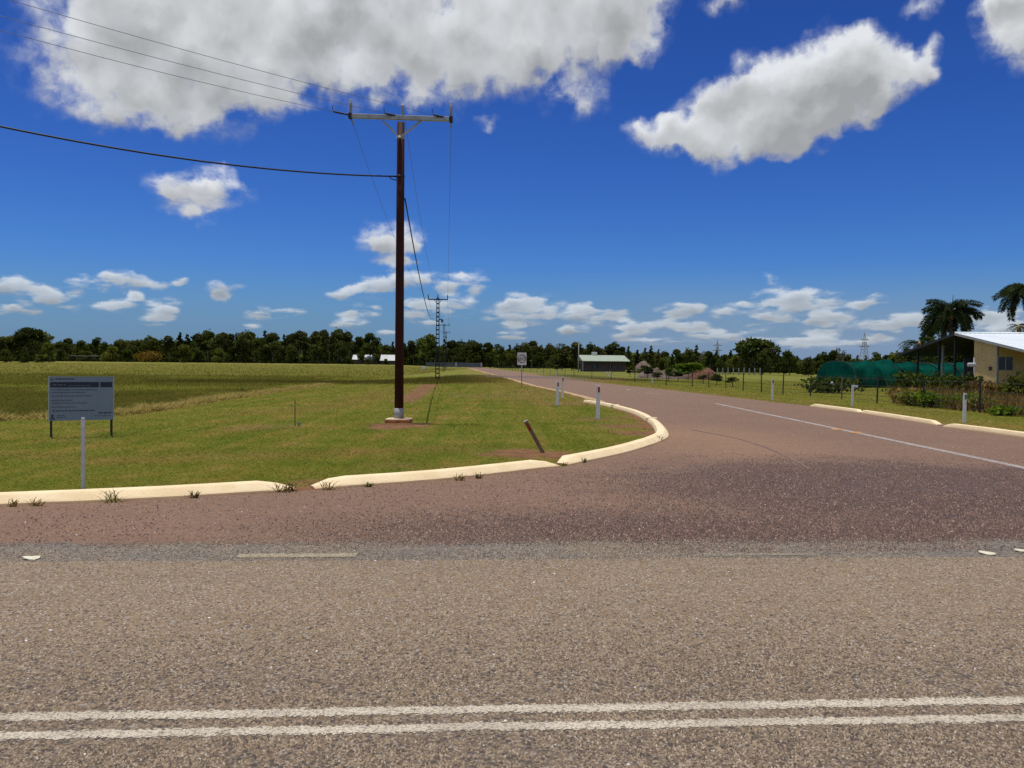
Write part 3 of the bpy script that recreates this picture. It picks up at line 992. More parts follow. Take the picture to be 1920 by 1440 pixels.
# retro markers on the centre line
for i, (px, py) in enumerate([(1569, 806), (1606, 812)]):
    g_ = G(px, py)
    mb = MB().add([(-.05, -.05, 0), (.05, -.05, 0), (.05, .05, 0), (-.05, .05, 0), (-.03, -.02, .02), (.03, -.02, .02), (.03, .02, .02), (-.03, .02, .02)],
                  [(3, 2, 1, 0), (4, 5, 6, 7), (0, 1, 5, 4), (1, 2, 6, 5), (2, 3, 7, 6), (3, 0, 4, 7)])
    o = mb.build('road_marker', M['marker_orange'])
    o.location, o.scale = (g_.x, g_.y, .011), (2.6, 2.6, 1)
    tag(o, ['orange road marker on the centre line, farther one', 'orange road marker on the centre line, nearer one'][i], 'road marker', 'orange road markers')
g_ = G(1179, 731.6)
o = MB().box((0, 0, .015), (.22, .25, .03)).build('road_marker', M['white_trim'], bevel=.01)
o.location = (g_.x, g_.y, .004)
tag(o, 'small white raised marker in the middle of the side road', 'road marker')


# ------------------------------------------------------------------ kerbs
PROFILE = [(.0, .0), (.006, .026), (.092, .105), (.108, .115), (.13, .119), (.245, .121), (.268, .112), (.298, .055), (.305, .0)]


def kerb(line, label, t0=.32, t1=.32, group='precast concrete kerb blocks', h=1.0, sideflip=1):
    pts = smooth_line(line, .22)
    L = [0]
    for a, b in zip(pts[:-1], pts[1:]):
        L.append(L[-1] + (b - a).length)
    tot = L[-1]
    v, n = [], len(PROFILE)
    c0 = pts[len(pts) // 2]
    r = random.Random(len(label))
    for i, p in enumerate(pts):
        d = (pts[min(i + 1, len(pts) - 1)] - pts[max(i - 1, 0)]).normalized()
        nn = Vector((-d.y, d.x, 0)) * sideflip
        s = 1.0
        if t0:
            s = min(s, .22 + .78 * min(1, L[i] / t0))
        if t1:
            s = min(s, .22 + .78 * min(1, (tot - L[i]) / t1))
        for a, z in PROFILE:
            w_ = .1625 + (a - .1625) * (.62 + .38 * s)
            q = p - c0 + nn * w_
            v.append((q.x, q.y, z * h * s + r.uniform(-.0012, .0012) * (z > 0)))
    f = []
    for i in range(len(pts) - 1):
        for j in range(n - 1):
            a = i * n + j
            f.append((a, a + 1, a + n + 1, a + n) if sideflip < 0 else (a, a + n, a + n + 1, a + 1))
    f.append(tuple(range(n)) if sideflip > 0 else tuple(range(n - 1, -1, -1)))
    e_ = (len(pts) - 1) * n
    f.append(tuple(e_ + j for j in (range(n - 1, -1, -1) if sideflip > 0 else range(n))))
    me = bpy.data.meshes.new('kerb_block')
    me.from_pydata(v, [], f)
    me.polygons.foreach_set('use_smooth', [len(p.vertices) == 4 for p in me.polygons])
    me.materials.append(M['kerb'])
    me.set_sharp_from_angle(angle=math.radians(24))
    bm = bmesh.new()
    bm.from_mesh(me)
    bmesh.ops.recalc_face_normals(bm, faces=bm.faces)
    bm.to_mesh(me)
    bm.free()
    o = link('kerb_block', me)
    o.location = (c0.x, c0.y, .003)
    return tag(o, label, 'kerb', group)


kerb([(-9.5, 7.8), (-7.2, 8.46), (-5.55, 8.97), (-4.03, 9.55), (-2.66, 10.26)], 'long cream kerb block in front of the grey post below the signboard', 0, .34)
kerb([(-2.44, 10.36), (-.87, 11.37), (.80, 12.95)], 'cream kerb block with both ends tapered, left of the leaning brown post', .30, .34)
kerb([(.93, 13.12), (2.05, 14.95), (2.95, 16.85)], 'cream kerb block with a rounded blunt end beside the leaning brown post', .16, 0)
kerb([(2.96, 16.88), (3.45, 18.25), (3.72, 19.65), (4.02, 22.0), (4.12, 23.4)], 'curved cream kerb block forming the nose of the corner', 0, .05)
kerb([(4.13, 23.5), (4.24, 25.5), (4.25, 28.0), (4.05, 31.0)], 'pale kerb block behind the corner nose, between two white joints', .05, .05)
kerb([(4.04, 31.12), (3.8, 33.0), (3.3, 35.5)], 'farthest pale kerb block on the grass corner, behind the tall guide post', .05, .25)
kerbs_ = [o_ for o_ in COL.objects if o_.name.startswith('kerb_block')]
M['mortar'] = plain('white_mortar', (.90, .78, .52), .8)
for kb, (jx, jy, rz_) in zip(kerbs_[3:5], [(4.13, 23.45, 1.5), (4.045, 31.06, 1.72)]):
    MB().box((jx - .17 - kb.location.x, jy - kb.location.y, .066), (.09, .325, .136), rz_).build('mortar_joint', M['mortar'], kb, bevel=.02)
KR = gpts((1530, 762), (1624, 774.5), (1628, 775), (1775, 798), (1784, 800.5), (1860, 810), (1985, 827))
kerb([KR[0], KR[1]], 'farthest kerb block on the right verge, below the netting tunnel', .4, .12, sideflip=-1)
kerb([KR[2], tuple(G(1700, 786)[:2]), KR[3]], 'middle kerb block on the right verge, beside the bent guide post', .12, .4, sideflip=-1)
kerb([KR[4], KR[5], KR[6]], 'kerb block on the right verge in front of the cream house', .35, 0, sideflip=-1)


# ------------------------------------------------------------------ grass
def make_blades(x, y, hgt, wid, lean):
    n = len(x)
    th = rng.random(n) * 2 * PI
    ph = rng.random(n) * 2 * PI
    ln = lean * (.4 + .9 * rng.random(n)) * hgt
    z = gz(x, y)
    wx, wy = np.cos(th) * wid / 2, np.sin(th) * wid / 2
    a = np.stack([x - wx, y - wy, z - .002], -1)
    b = np.stack([x + wx, y + wy, z - .002], -1)
    c_ = np.stack([x + np.cos(ph) * ln, y + np.sin(ph) * ln, z + hgt], -1)
    v = np.stack([a, b, c_], 1).reshape(-1, 3)
    f = np.arange(3 * n).reshape(-1, 3)
    return v, f


def grass_stuff(name, label, x, y, hgt, wid, lean, mat, p=None):
    v, f = make_blades(x, y, hgt, wid, lean)
    me = np_mesh(name, v, f, mat)
    p = patches(x, y) if p is None else p
    col = np.repeat(np.concatenate([p, np.ones((len(p), 1))], 1), 3, 0).astype(np.float32)
    ca = me.color_attributes.new('patch', 'FLOAT_COLOR', 'POINT')
    ca.data.foreach_set('color', col.ravel())
    return tag(link(name, me), label, None, kind='stuff')


def polar_scatter(n, d0, d1, a0, a1):
    """points whose density falls off with distance squared"""
    d = d0 * (d1 / d0) ** rng.random(n)
    a = a0 + (a1 - a0) * rng.random(n)
    return np.sin(a) * d, np.cos(a) * d, d


x, y, d = polar_scatter(860000, 8.5, 95, -.66, .78)
ok = ~inside(x, y, SIDE_SHEET) & ~inside(x, y, ROADS) & (dist_line(x, y, KERB) > .34)
ok &= ~((x > -.5) & (dist_line(x, y, [tuple(q) for q in KR]) < .3))
for (bx, by, r_) in [(-3.05, 22.37, .5)]:
    ok &= np.hypot(x - bx, y - by) > r_
x, y, d = x[ok], y[ok], d[ok]
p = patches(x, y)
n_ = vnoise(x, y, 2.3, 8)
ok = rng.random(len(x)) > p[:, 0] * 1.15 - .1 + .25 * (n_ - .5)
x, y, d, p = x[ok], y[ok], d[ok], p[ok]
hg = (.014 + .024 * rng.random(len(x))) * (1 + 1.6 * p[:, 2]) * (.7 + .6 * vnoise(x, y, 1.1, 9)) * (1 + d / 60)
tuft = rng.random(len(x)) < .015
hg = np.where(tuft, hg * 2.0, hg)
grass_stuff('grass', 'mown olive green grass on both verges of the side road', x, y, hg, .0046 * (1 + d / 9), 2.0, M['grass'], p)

# straw windrow left by the mower
n_ = 26000
t = rng.random(n_)
wl = smooth_line(WINDROW, .5)
seg = np.array([[p_.x, p_.y] for p_ in wl])
dy = np.linalg.norm(seg, axis=1)
cw = np.concatenate([[0], np.cumsum(np.linalg.norm(np.diff(seg, axis=0), axis=1) / np.minimum(dy[1:], dy[:-1]))])
u = rng.random(n_) * cw[-1]
ix = np.clip(np.searchsorted(cw, u) - 1, 0, len(seg) - 2)
fr = (u - cw[ix]) / (cw[ix + 1] - cw[ix])
base = seg[ix] + (seg[ix + 1] - seg[ix]) * fr[:, None]
off = rng.normal(0, .18, n_)
lump = vnoise(base[:, 0], base[:, 1], 1.6, 12)
x, y = base[:, 0] + off * .9, base[:, 1] + rng.normal(0, .25, n_)
hg = np.maximum(.03, (.24 - .45 * np.abs(off)) * (.3 + 1.2 * lump) * (.5 + .7 * rng.random(n_)))
v, f = make_blades(x, y, hg, .02 + .025 * rng.random(n_), 1.6)
tag(link('straw', np_mesh('straw', v, f, M['straw'])), 'low ridge of dried cut straw along the edge of the paddock', None, kind='stuff')

# rough paddock grass and dark blades that paint in the shadow band
x, y, d = polar_scatter(150000, 22, 300, -.62, -.01)
wx = np.interp(y, [q[1] for q in WINDROW], [q[0] for q in WINDROW])
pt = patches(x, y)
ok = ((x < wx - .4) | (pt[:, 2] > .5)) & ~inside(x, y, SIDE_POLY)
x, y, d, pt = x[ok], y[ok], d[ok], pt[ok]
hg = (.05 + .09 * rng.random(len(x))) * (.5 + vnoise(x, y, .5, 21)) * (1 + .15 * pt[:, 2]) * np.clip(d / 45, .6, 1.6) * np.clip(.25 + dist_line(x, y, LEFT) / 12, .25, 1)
grass_stuff('long_grass', 'rough uncut paddock grass with a dark band painted in as shadow', x, y, hg, .009 * (1 + d / 22), .9, M['grass'], pt)

# loose quartz chips that glint on the roads
n_ = 260
d = 3.2 * (22 / 3.2) ** (rng.random(n_) ** .8)
a = rng.uniform(-.55, .55, n_)
x, y = np.sin(a) * d, np.cos(a) * d
ok = ~inside(x, y, [(-60, 200), (-60, 8.0)] + [(q[0], q[1] - .3) for q in KERB[1:]] + [(4.2, 36), (4.2, 200)])
mb = MB()
for xx, yy in zip(x[ok], y[ok]):
    s = random.uniform(.004, .0105)
    vs = [Vector((random.uniform(-1, 1), random.uniform(-1, 1), 0)).normalized() * s for _ in range(4)]
    z0 = .0125 if yy < SE(xx) else .006
    j = random.random() * PI
    ring = [(xx + math.cos(j + q * PI / 2) * s * random.uniform(.6, 1.2), yy + math.sin(j + q * PI / 2) * s * random.uniform(.6, 1.2), z0) for q in range(4)]
    mb.add(ring + [(xx, yy, z0 + s * random.uniform(.5, 1.1))], [(0, 1, 4), (1, 2, 4), (2, 3, 4), (3, 0, 4)])
tag(mb.build('gravel', M['quartz']), 'loose pale quartz chips scattered over the road seal', None, kind='stuff')


# raised stones where the seal is coarse: dark fan in the junction mouth, unworn parts of the main road
def stones(name, label, x, y, z, size, mat):
    n = len(x)
    th = rng.random(n) * PI
    hgt_ = size * (.45 + .5 * rng.random(n))
    ring = []
    for q in range(4):
        r_ = size * (.35 + .35 * rng.random(n))
        ring.append(np.stack([x + np.cos(th + q * PI / 2) * r_, y + np.sin(th + q * PI / 2) * r_, z], -1))
    tip = np.stack([x + rng.normal(0, .12, n) * size, y + rng.normal(0, .12, n) * size, z + hgt_], -1)
    v = np.stack(ring + [tip], 1).reshape(-1, 3)
    b = (np.arange(n) * 5)[:, None]
    f = np.concatenate([b + np.array([[0, 1, 4]]), b + np.array([[1, 2, 4]]), b + np.array([[2, 3, 4]]), b + np.array([[3, 0, 4]])], 0)
    return tag(link(name, np_mesh(name, v, f, mat)), label, None, kind='stuff')


def stone_mat(name, cols):
    m, k, bs, _ = new_mat(name)
    r = k.n('ShaderNodeNewGeometry').outputs['Random Per Island']
    k.put(bs.inputs['Base Color'], k.curve(r, cols))
    bs.inputs['Roughness'].default_value = .85
    return m


M['red_stone'] = stone_mat('red_stone', [(0, (.038, .024, .021)), (.42, (.075, .042, .033)), (.68, (.15, .085, .060)), (.92, (.225, .140, .105)), (1, (.33, .25, .21))])
M['tan_stone'] = stone_mat('tan_stone', [(0, (.05, .040, .033)), (.3, (.135, .096, .066)), (.6, (.25, .182, .115)), (.9, (.345, .265, .18)), (1, (.44, .38, .30))])
n_ = 150000
d = 7.2 * (17 / 7.2) ** rng.random(n_)
a = rng.uniform(-.56, .60, n_)
x, y = np.sin(a) * d, np.cos(a) * d
yr = y - .065 * x
iso = vnoise(x, y, 1.1, 51) * .5 + vnoise(x, y, 3.3, 52) * .3 + vnoise(x, y, 9.0, 53) * .2
fan = sstep(1.25, .35, np.hypot((x - 5.6) * .20, (y - 10.8) * .25) + (iso - .5) * 1.3)
edge_ = sstep(9.4, 8.2, yr + (iso - .5) * 2) * sstep(-3.5, 1.0, x) * .9
base_ = .10 * sstep(16, 9, yr)
keep = rng.random(n_) < np.maximum(np.maximum(fan, edge_), base_) * sstep(.30, .62, iso + .12)
keep &= inside(x, y, SIDE_SHEET) & (dist_line(x, y, KERB) > .05)
x, y = x[keep], y[keep]
stones('coarse_stone', 'coarse dark red stones standing proud in the mouth of the junction', x, y, np.full(len(x), .004), .010 + .011 * rng.random(len(x)), M['red_stone'])
n_ = 150000
d = 3.1 * (7.9 / 3.1) ** rng.random(n_)
a = rng.uniform(-.60, .60, n_)
x, y = np.sin(a) * d, np.cos(a) * d
yr = y - .062 * x
iso = vnoise(x, y, 2.2, 61) * .5 + vnoise(x, y, 6.0, 62) * .3 + vnoise(x, y, 15.0, 63) * .2
prob = np.interp(yr, [2.5, 3.4, 3.8, 4.3, 4.9, 5.6, 6.60, 6.72, 7.2, 7.55], [.65, .6, .5, .5, .22, .10, .10, .75, .75, .35])
keep = rng.random(n_) < prob * sstep(.28, .66, iso + .08)
for c_ in (3.775, 3.59):
    keep &= (np.abs(y - .0625 * x - c_) > .055) | (rng.random(n_) < .12)
x, y, yr = x[keep], y[keep], yr[keep]
stones('coarse_stone', 'coarse tan and grey stones standing proud of the main road seal', x, y, np.where(yr < 6.71, .0125, .0075), .0065 + .0065 * rng.random(len(x)), M['tan_stone'])

# litter on the road edge
def litter(px, py, lx, ly, rz, label):
    g_ = G(px, py)
    mb = MB()
    n = 10
    vs, top = [], []
    for i in range(n):
        a = 2 * PI * i / n
        r_ = 1 + .15 * math.sin(3 * a + px)
        vs.append((math.cos(a) * lx * r_, math.sin(a) * ly * r_, .004 + .012 * math.cos(a) ** 2))
    top = [(x_ * .98, y_ * .98, z_ + .004) for x_, y_, z_ in vs]
    mb.add(vs + top + [(0, 0, .022)], [tuple(range(n - 1, -1, -1))] + [(i, (i + 1) % n, n + (i + 1) % n, n + i) for i in range(n)] + [(n + i, n + (i + 1) % n, 2 * n) for i in range(n)])
    o = mb.build('litter', M['paper'])
    o.location, o.rotation_euler = (g_.x, g_.y, .010), (.12, .05, rz)
    tag(o, label, 'litter', 'scraps of litter on the road edge')


litter(61, 1050, .065, .045, .3, 'pale leaf shaped scrap lying near the left end of the road edge')
litter(1851, 1041, .065, .04, -.5, 'pale curled scrap lying on the road edge near the dark seal')
litter(1913, 1036, .05, .03, -.3, 'smaller pale scrap lying just beyond the curled scrap')


# ------------------------------------------------------------------ power poles and lines
PB = G(748, 792)
pole = thing('power_pole', 'tall dark red steel power pole on a square concrete slab', 'power pole', PB)
lean = Matrix.Rotation(math.radians(.12), 3, 'Y')
zt = at(754, 228, PB.y).z
MB().box((0, -.02, .055), (.66, .62, .11)).build('concrete_base', M['concrete'], pole, bevel=.015)
MB().box((0, -.02, .045), (.675, .635, .088)).build('stained_foot', M['red_edge'], pole, bevel=.01)
MB().lathe((0, 0, .11), [(.135, 0), (.128, .28)], 20).build('grey_collar', M['grey_paint'], pole, True)
mb = MB()
mb.lathe((0, 0, .38), [(.122, 0), (.116, 2.5), (.108, 5.2), (.102, zt - .38 - .03), (.0, zt - .38 - .028)], 24)
mb.build('pole_shaft', M['red_steel'], pole, True)
cl_, cr_ = at(656, 222, PB.y) - PB, at(850, 231, PB.y) - PB
ax = Vector(((cl_.x + cr_.x) / 2, 0, 0))
half = (cr_.x - cl_.x) / 2
ca = Vector((ax.x - half, .02, cl_.z + .02))
cb = Vector((ax.x + half, -.10, cr_.z + .02))
yo = -.18
ca.y += yo
cb.y += yo
arm = MB().bar(ca, cb, .10, .115).build('crossarm', M['steel'], pole, bevel=.008)
for t in (.015, .985):
    q = ca.lerp(cb, t)
    MB().box(q, (.09, .13, .15)).build('end_bracket', M['dark_steel'], pole, bevel=.008)
vz = at(754, 258, PB.y).z
for px in (719, 791):
    q = at(px, 229, PB.y) - PB
    MB().bar((q.x, yo * .72, q.z), ((px > 750) * .1 - .05, -.14, vz), .035, .05).build('arm_brace', M['steel'], pole)
MB().lathe((.0, -.0, vz - .05), [(.112, 0), (.112, .07)], 20).build('pole_band', M['steel'], pole, True)


def insulator(p, parent, h=.36):
    prof = [(.02, 0), (.03, .03), (.026, .06)]
    z = .06
    for i in range(4):
        prof += [(.045, z + .02), (.028, z + .045)]
        z += .06
    prof += [(.03, h - .03), (.016, h), (.008, h + .04)]
    return MB().lathe(p, prof, 10).build('post_insulator', M['grey_paint'], parent, True)


tops = []
for t, hh in ((.02, .36), (.52, .30), (.985, .38)):
    q = ca.lerp(cb, t) + Vector((0, 0, .055))
    insulator(q, pole, hh)
    tops.append(q + Vector((0, 0, hh)))
ends = []
for t in (.015, .51, .975):
    q = ca.lerp(cb, t) + Vector((-.02, .02, .03))
    e_ = q + Vector((-.40, -.12, .05))
    mb = MB()
    n = 9
    mb.tube([q.lerp(e_, i / (n * 2)) for i in range(n * 2 + 1)], [.018 if i % 2 == 0 else .034 for i in range(n * 2 + 1)], 8)
    mb.build('strain_insulator', M['dark_steel'], pole, True)
    MB().tube([e_, e_ + Vector((-.03, 0, .07)), e_ + Vector((-.03, 0, .15))], .008, 6).build('arcing_horn', M['dark_steel'], pole)
    ends.append(e_)
for t, dx in ((.02, .05), (.985, -.01)):
    q = ca.lerp(cb, t)
    MB().tube([q + Vector((0, .06, -.05)), q + Vector((dx, .12, -.22))], [.03, .014], 8).build('drop_insulator', M['grey_paint'], pole, True)
zc_ = at(745, 331, PB.y).z
MB().lathe((0, 0, zc_ - .03), [(.115, 0), (.115, .06)], 16).build('cable_clamp', M['dark_steel'], pole, True)
MB().tube([(-.12, 0, zc_), (-.19, -.02, zc_ + .01)], .03, 8).build('cable_hook', M['dark_steel'], pole, True)
MB().tube([Vector((-.30, -.05, zc_ + .01)), Vector((-.26, -.03, zc_ - .06)), Vector((-.18, 0, zc_ - .085)), Vector((-.10, .03, zc_ - .09))], .014, 6).build('cable_tail', M['black_cable'], pole, True)


def catenary(a, b, sag, n=26):
    a, b = Vector(a), Vector(b)
    return [a.lerp(b, i / n) - Vector((0, 0, sag * 4 * (i / n) * (1 - i / n))) for i in range(n + 1)]


def wire(name, pts, r, mat, label, cat='wire', group=None, n=6):
    c0 = Vector(pts[0])
    mb = MB()
    mb.tube([Vector(p_) - c0 for p_ in pts], r, n)
    o = mb.build(name, mat, None, True)
    o.location = c0
    return tag(o, label, cat, group)


for i, (e_, (px, py)) in enumerate(zip(ends, [(60, 73), (33, 39), (87, 20)])):
    a = PB + e_
    b = at(px, py, PB.y - 6.2 - .15 * i)
    c_ = a + (b - a) * 3.2
    n_ = 30
    pts = [a.lerp(c_, j / n_) - Vector((0, 0, .55 * 4 * (j / n_) * (1 - j / n_))) + Vector((0, 0, .55 * 4 * (1 / 3.2) * (1 - 1 / 3.2) * (j / n_) * 3.2)) for j in range(n_ + 1)]
    wire('power_wire', pts, .0055, M['wire'], ['lowest of three thin wires coming in from the upper left', 'middle of three thin wires coming in from the upper left', 'topmost of three thin wires coming in from the upper left'][i],
         'wire', 'overhead wires to the left of the red pole')
a = PB + Vector((-.2, 0, zc_ + .005))
b = at(0, 237, 16.6)
c_ = a + (b - a) * 2.2
n_ = 60
pts = []
for j in range(n_ + 1):
    t = j / n_ * 2.2
    pts.append(a.lerp(c_, j / n_) - Vector((0, 0, .85 * t * (1 - t))))
wire('service_cable', pts, .021, M['black_cable'], 'thick black bundled cable hanging from the red pole to the left', 'cable')

# lattice poles
LB = [G(820, 713), G(832, 696.5), G(836, 692.5)]


def lattice_pole(base, top_z, halfarm, label, w0, w1, rungs, rz, detail=True, tf=True):
    p_ = thing('lattice_pole', label, 'power pole', base, rz, 'lattice steel poles along the verge')
    for sx in (-1, 1):
        for sy in (-1, 1):
            MB().bar((sx * w0 / 2, sy * w0 * .35, 0), (sx * w1 / 2, sy * w1 * .35, top_z), .05, .05).build('corner_angle', M['lattice'], p_)
    for i in range(rungs):
        t = (i + .6) / rungs
        ww = w0 + (w1 - w0) * t
        MB().box((0, 0, top_z * t), (ww + .04, ww * .7 + .04, .12)).build('batten_plate', M['lattice'], p_)
    MB().box((0, -.12, top_z - .18), (halfarm * 2, .09, .10)).build('crossarm', M['lattice'], p_)
    for sx in (-1, 0, 1):
        MB().lathe((sx * halfarm * .97, -.12, top_z - .13), [(.03, 0), (.05, .08), (.035, .16), (.05, .24), (.03, .42)], 8).build('post_insulator', M['dark_steel'], p_, True)
    for sx in (-1, 1):
        MB().bar((sx * halfarm * .38, -.12, top_z - .2), (sx * w1 * .4, -.10, top_z - .62), .03, .04).build('arm_brace', M['lattice'], p_)
    if tf:
        MB().box((.30, -.05, top_z * .735), (.36, .10, .09)).build('side_bracket', M['lattice'], p_)
        MB().lathe((.42, -.05, top_z * .735 - .26), [(.06, 0), (.10, .06), (.10, .2), (.06, .26)], 10).build('fuse_switch', M['dark_steel'], p_, True)
    return p_


ztl = at(820, 558, LB[0].y).z
lattice_pole(LB[0], ztl, .95, 'nearest black lattice pole with a fuse bracket, straight beyond the red pole', .36, .20, 19, .06)
lattice_pole(LB[1], at(832, 608, LB[1].y).z, 1.15, 'second lattice pole beyond the nearest lattice pole', .42, .24, 17, .06)
lattice_pole(LB[2], at(836, 622, LB[2].y).z, 1.2, 'farthest and smallest lattice pole, in front of the dark trees', .42, .3, 14, .06, tf=False)
wl_lab = ['left conductor', 'middle conductor', 'right conductor']
for i, q in enumerate(tops):
    a = PB + ([ca.lerp(cb, .02) + Vector((.05, .12, -.22)), q, ca.lerp(cb, .985) + Vector((-.01, .12, -.22))][i])
    b = LB[0] + Vector(((i - 1) * .92, -.1, ztl + .25))
    wire('power_wire', catenary(a, b, 1.1), .0055, M['wire'], wl_lab[i] + ' from the red pole to the nearest lattice pole', 'wire', 'overhead wires between the poles')
    for j in (0, 1):
        za, zb = (ztl, at(832, 608, LB[1].y).z)[j], (at(832, 608, LB[1].y).z, at(836, 622, LB[2].y).z)[j]
        wire('power_wire', catenary(LB[j] + Vector(((i - 1) * .92, -.1, za + .25)), LB[j + 1] + Vector(((i - 1) * 1.1, -.1, zb + .25)), 1.6, 16), .008, M['wire'],
             wl_lab[i] + [' from the nearest to the second lattice pole', ' from the second to the farthest lattice pole'][j], 'wire', 'overhead wires between the poles')
zr = at(762, 372, PB.y).z
a = PB + Vector((.12, .03, zr))
b = at(812, 597.5, LB[0].y)
wire('service_cable', catenary(a, b, .95, 40), .020, M['black_cable'], 'black bundled cable sagging from the red pole to the nearest lattice pole', 'cable')


# ------------------------------------------------------------------ signboard
SL, SR = G(95, 822), G(210, 818.5)
mid = (SL + SR) / 2
dv = SR - SL
sb = thing('site_sign', 'large pale blue grey project signboard on two dark posts', 'sign', (mid.x, mid.y, 0), math.atan2(dv.y, dv.x))
W = dv.length
ztop, zbot = at(152, 706, mid.y).z, at(152, 788, mid.y).z
hgt = ztop - zbot
BW = W * 1.06
MB().box((0, 0, (ztop + zbot) / 2), (BW, .02, hgt)).build('board', M['sign_board'], sb)
for sx in (-1, 1):
    MB().box((sx * BW / 2, 0, (ztop + zbot) / 2), (.016, .03, hgt + .01)).build('board_edge', M['sign_edge'], sb)
    MB().box((sx * W / 2 * .985, .05, ztop * .5 - .03), (.045, .07, ztop - .04)).build('post', M['timber'], sb)


def strip(name, u0, u1, v0, v1, mat, dy=-.012):
    return MB().box((BW * ((u0 + u1) / 2 - .5), dy, ztop - hgt * (v0 + v1) / 2), (BW * (u1 - u0), .004, hgt * (v1 - v0))).build(name, mat, sb)


strip('title_band', .025, .765, .125, .245, M['navy'])
strip('number_band', .79, .975, .125, .245, M['navy'])


def words_row(u0, u1, v0, h_, mat, dy=-.0125, seed=0, lo=.02, hi=.06):
    r = random.Random(seed)
    mb = MB()
    u = u0
    while u < u1:
        l_ = r.uniform(lo, hi)
        e2 = min(u + l_, u1)
        mb.box((BW * ((u + e2) / 2 - .5), dy, ztop - hgt * v0), (BW * (e2 - u), .004, hgt * h_))
        u = e2 + r.uniform(.008, .014)
    return mb.build('text_line', mat, sb)


words_row(.10, .38, .055, .030, M['dark_print'], seed=1)
words_row(.06, .26, .190, .035, M['print'], -.0155, seed=2)
words_row(.30, .64, .205, .022, M['print'], -.0155, seed=22)
for j, (v0, u1) in enumerate([(.30, .74), (.36, .56), (.44, .66), (.54, .36), (.60, .58), (.69, .42)]):
    words_row(.045, u1, v0, .020, M['print'], seed=3 + j)
words_row(.06, .70, .775, .024, M['dark_print'], seed=12)
words_row(.76, .96, .835, .030, M['dark_print'], seed=13, lo=.05, hi=.09)
words_row(.70, .95, .90, .016, M['print'], seed=14)
words_row(.12, .24, .88, .018, M['print'], seed=15)
words_row(.12, .27, .925, .018, M['print'], seed=16)
# small crests at the corners
mb = MB()
mb.box((BW * (.055 - .5), -.0125, ztop - hgt * .955), (BW * .075, .004, hgt * .035))
mb.box((BW * (.055 - .5), -.0125, ztop - hgt * .905), (BW * .035, .004, hgt * .06))
mb.box((BW * (.055 - .5), -.0125, ztop - hgt * .865), (BW * .045, .004, hgt * .014))
mb.build('corner_crest', M['dark_print'], sb)
mb = MB()
mb.add([(BW * (.025 - .5), -.0125, ztop - hgt * .085), (BW * (.075 - .5), -.0125, ztop - hgt * .085), (BW * (.05 - .5), -.0125, ztop - hgt * .03)], [(0, 1, 2)])
mb.build('top_emblem', M['dark_print'], sb)

# ------------------------------------------------------------------ speed limit sign
SP = G(978, 727)
sp_ = thing('speed_sign', 'white speed limit sign with a red ring and 60 on a thin post', 'road sign', (SP.x, SP.y, 0), .02)
zt_, zb_ = at(980, 661, SP.y).z, at(980, 684.5, SP.y).z
cz, pw, ph = (zt_ + zb_) / 2, .62, zt_ - zb_
MB().tube([(0, .03, 0), (0, .03, zt_ - .05)], .032, 10).build('post', M['grey_paint'], sp_, True)
MB().box((0, -.008, cz), (pw, .012, ph)).build('sign_plate', M['sign_white'], sp_)
ring = MB()
n = 36
ro, ri = .285, .232
vs = [(math.cos(2 * PI * i / n) * r_, yy, cz + math.sin(2 * PI * i / n) * r_) for yy in (-.020, -.016) for r_ in (ro, ri) for i in range(n)]
fs = []
for i in range(n):
    j = (i + 1) % n
    fs += [(i, j, n + j, n + i), (2 * n + i, 3 * n + i, 3 * n + j, 2 * n + j), (i, 2 * n + i, 2 * n + j, j), (n + i, n + j, 3 * n + j, 3 * n + i)]
ring.add(vs, fs).build('red_ring', M['sign_red'], sp_)


def stroke_loop(cx, cz_, rx1, rz1, wd, a0, a1, nn=22):
    mb_ = MB()
    vs_, fs_ = [], []
    for i in range(nn + 1):
        a_ = a0 + (a1 - a0) * i / nn
        for yy in (-.022, -.017):
            for k_ in (0, wd):
                vs_.append((cx + math.cos(a_) * (rx1 - k_), yy, cz_ + math.sin(a_) * (rz1 - k_)))
    for i in range(nn):
        b_ = i * 4
        fs_ += [(b_, b_ + 1, b_ + 5, b_ + 4), (b_ + 2, b_ + 6, b_ + 7, b_ + 3), (b_, b_ + 4, b_ + 6, b_ + 2), (b_ + 1, b_ + 3, b_ + 7, b_ + 5)]
    return mb_.add(vs_, fs_)


six = stroke_loop(-.088, cz - .05, .085, .075, .034, 0, 2 * PI)
s2 = stroke_loop(-.010, cz - .03, .165, .165, .034, PI * .60, PI * 1.02)
six.add(s2.v, s2.f)
six.build('digit', M['sign_black'], sp_)
stroke_loop(.100, cz + .005, .085, .130, .034, 0, 2 * PI).build('digit', M['sign_black'], sp_)


# ------------------------------------------------------------------ guide posts
def guide_post(base, h, wd, label, refl=None, rz=0.0, mat='white_plastic', tilt=None, cap=True, group='white guide posts'):
    g_ = thing('guide_post', label, 'guide post', base, rz, group)
    if tilt:
        g_.rotation_euler = (tilt[1], tilt[0], rz)
    sec = [(-wd / 2, -.012), (-wd / 2 + .012, -.022), (wd / 2 - .012, -.022), (wd / 2, -.012), (wd / 2, .012), (-wd / 2, .012)]
    MB().prism(sec, -.02, h - .03).build('post_body', M[mat], g_)
    MB().prism([(a_ * .9, b_ * .9) for a_, b_ in sec], h - .029, h).build('post_cap', M[mat], g_, bevel=.004)
    if refl:
        z0, z1, u0, u1 = h * .80, h * .955, -.1, .42
        MB().box((wd * (u0 + u1) / 2, -.0245, (z0 + z1) / 2), (wd * (u1 - u0), .006, z1 - z0)).build('reflector', M[refl], g_)
    return g_


def ph_(bx, by, ty):
    b_ = G(bx, by)
    return b_, at(bx, ty, b_.y).z


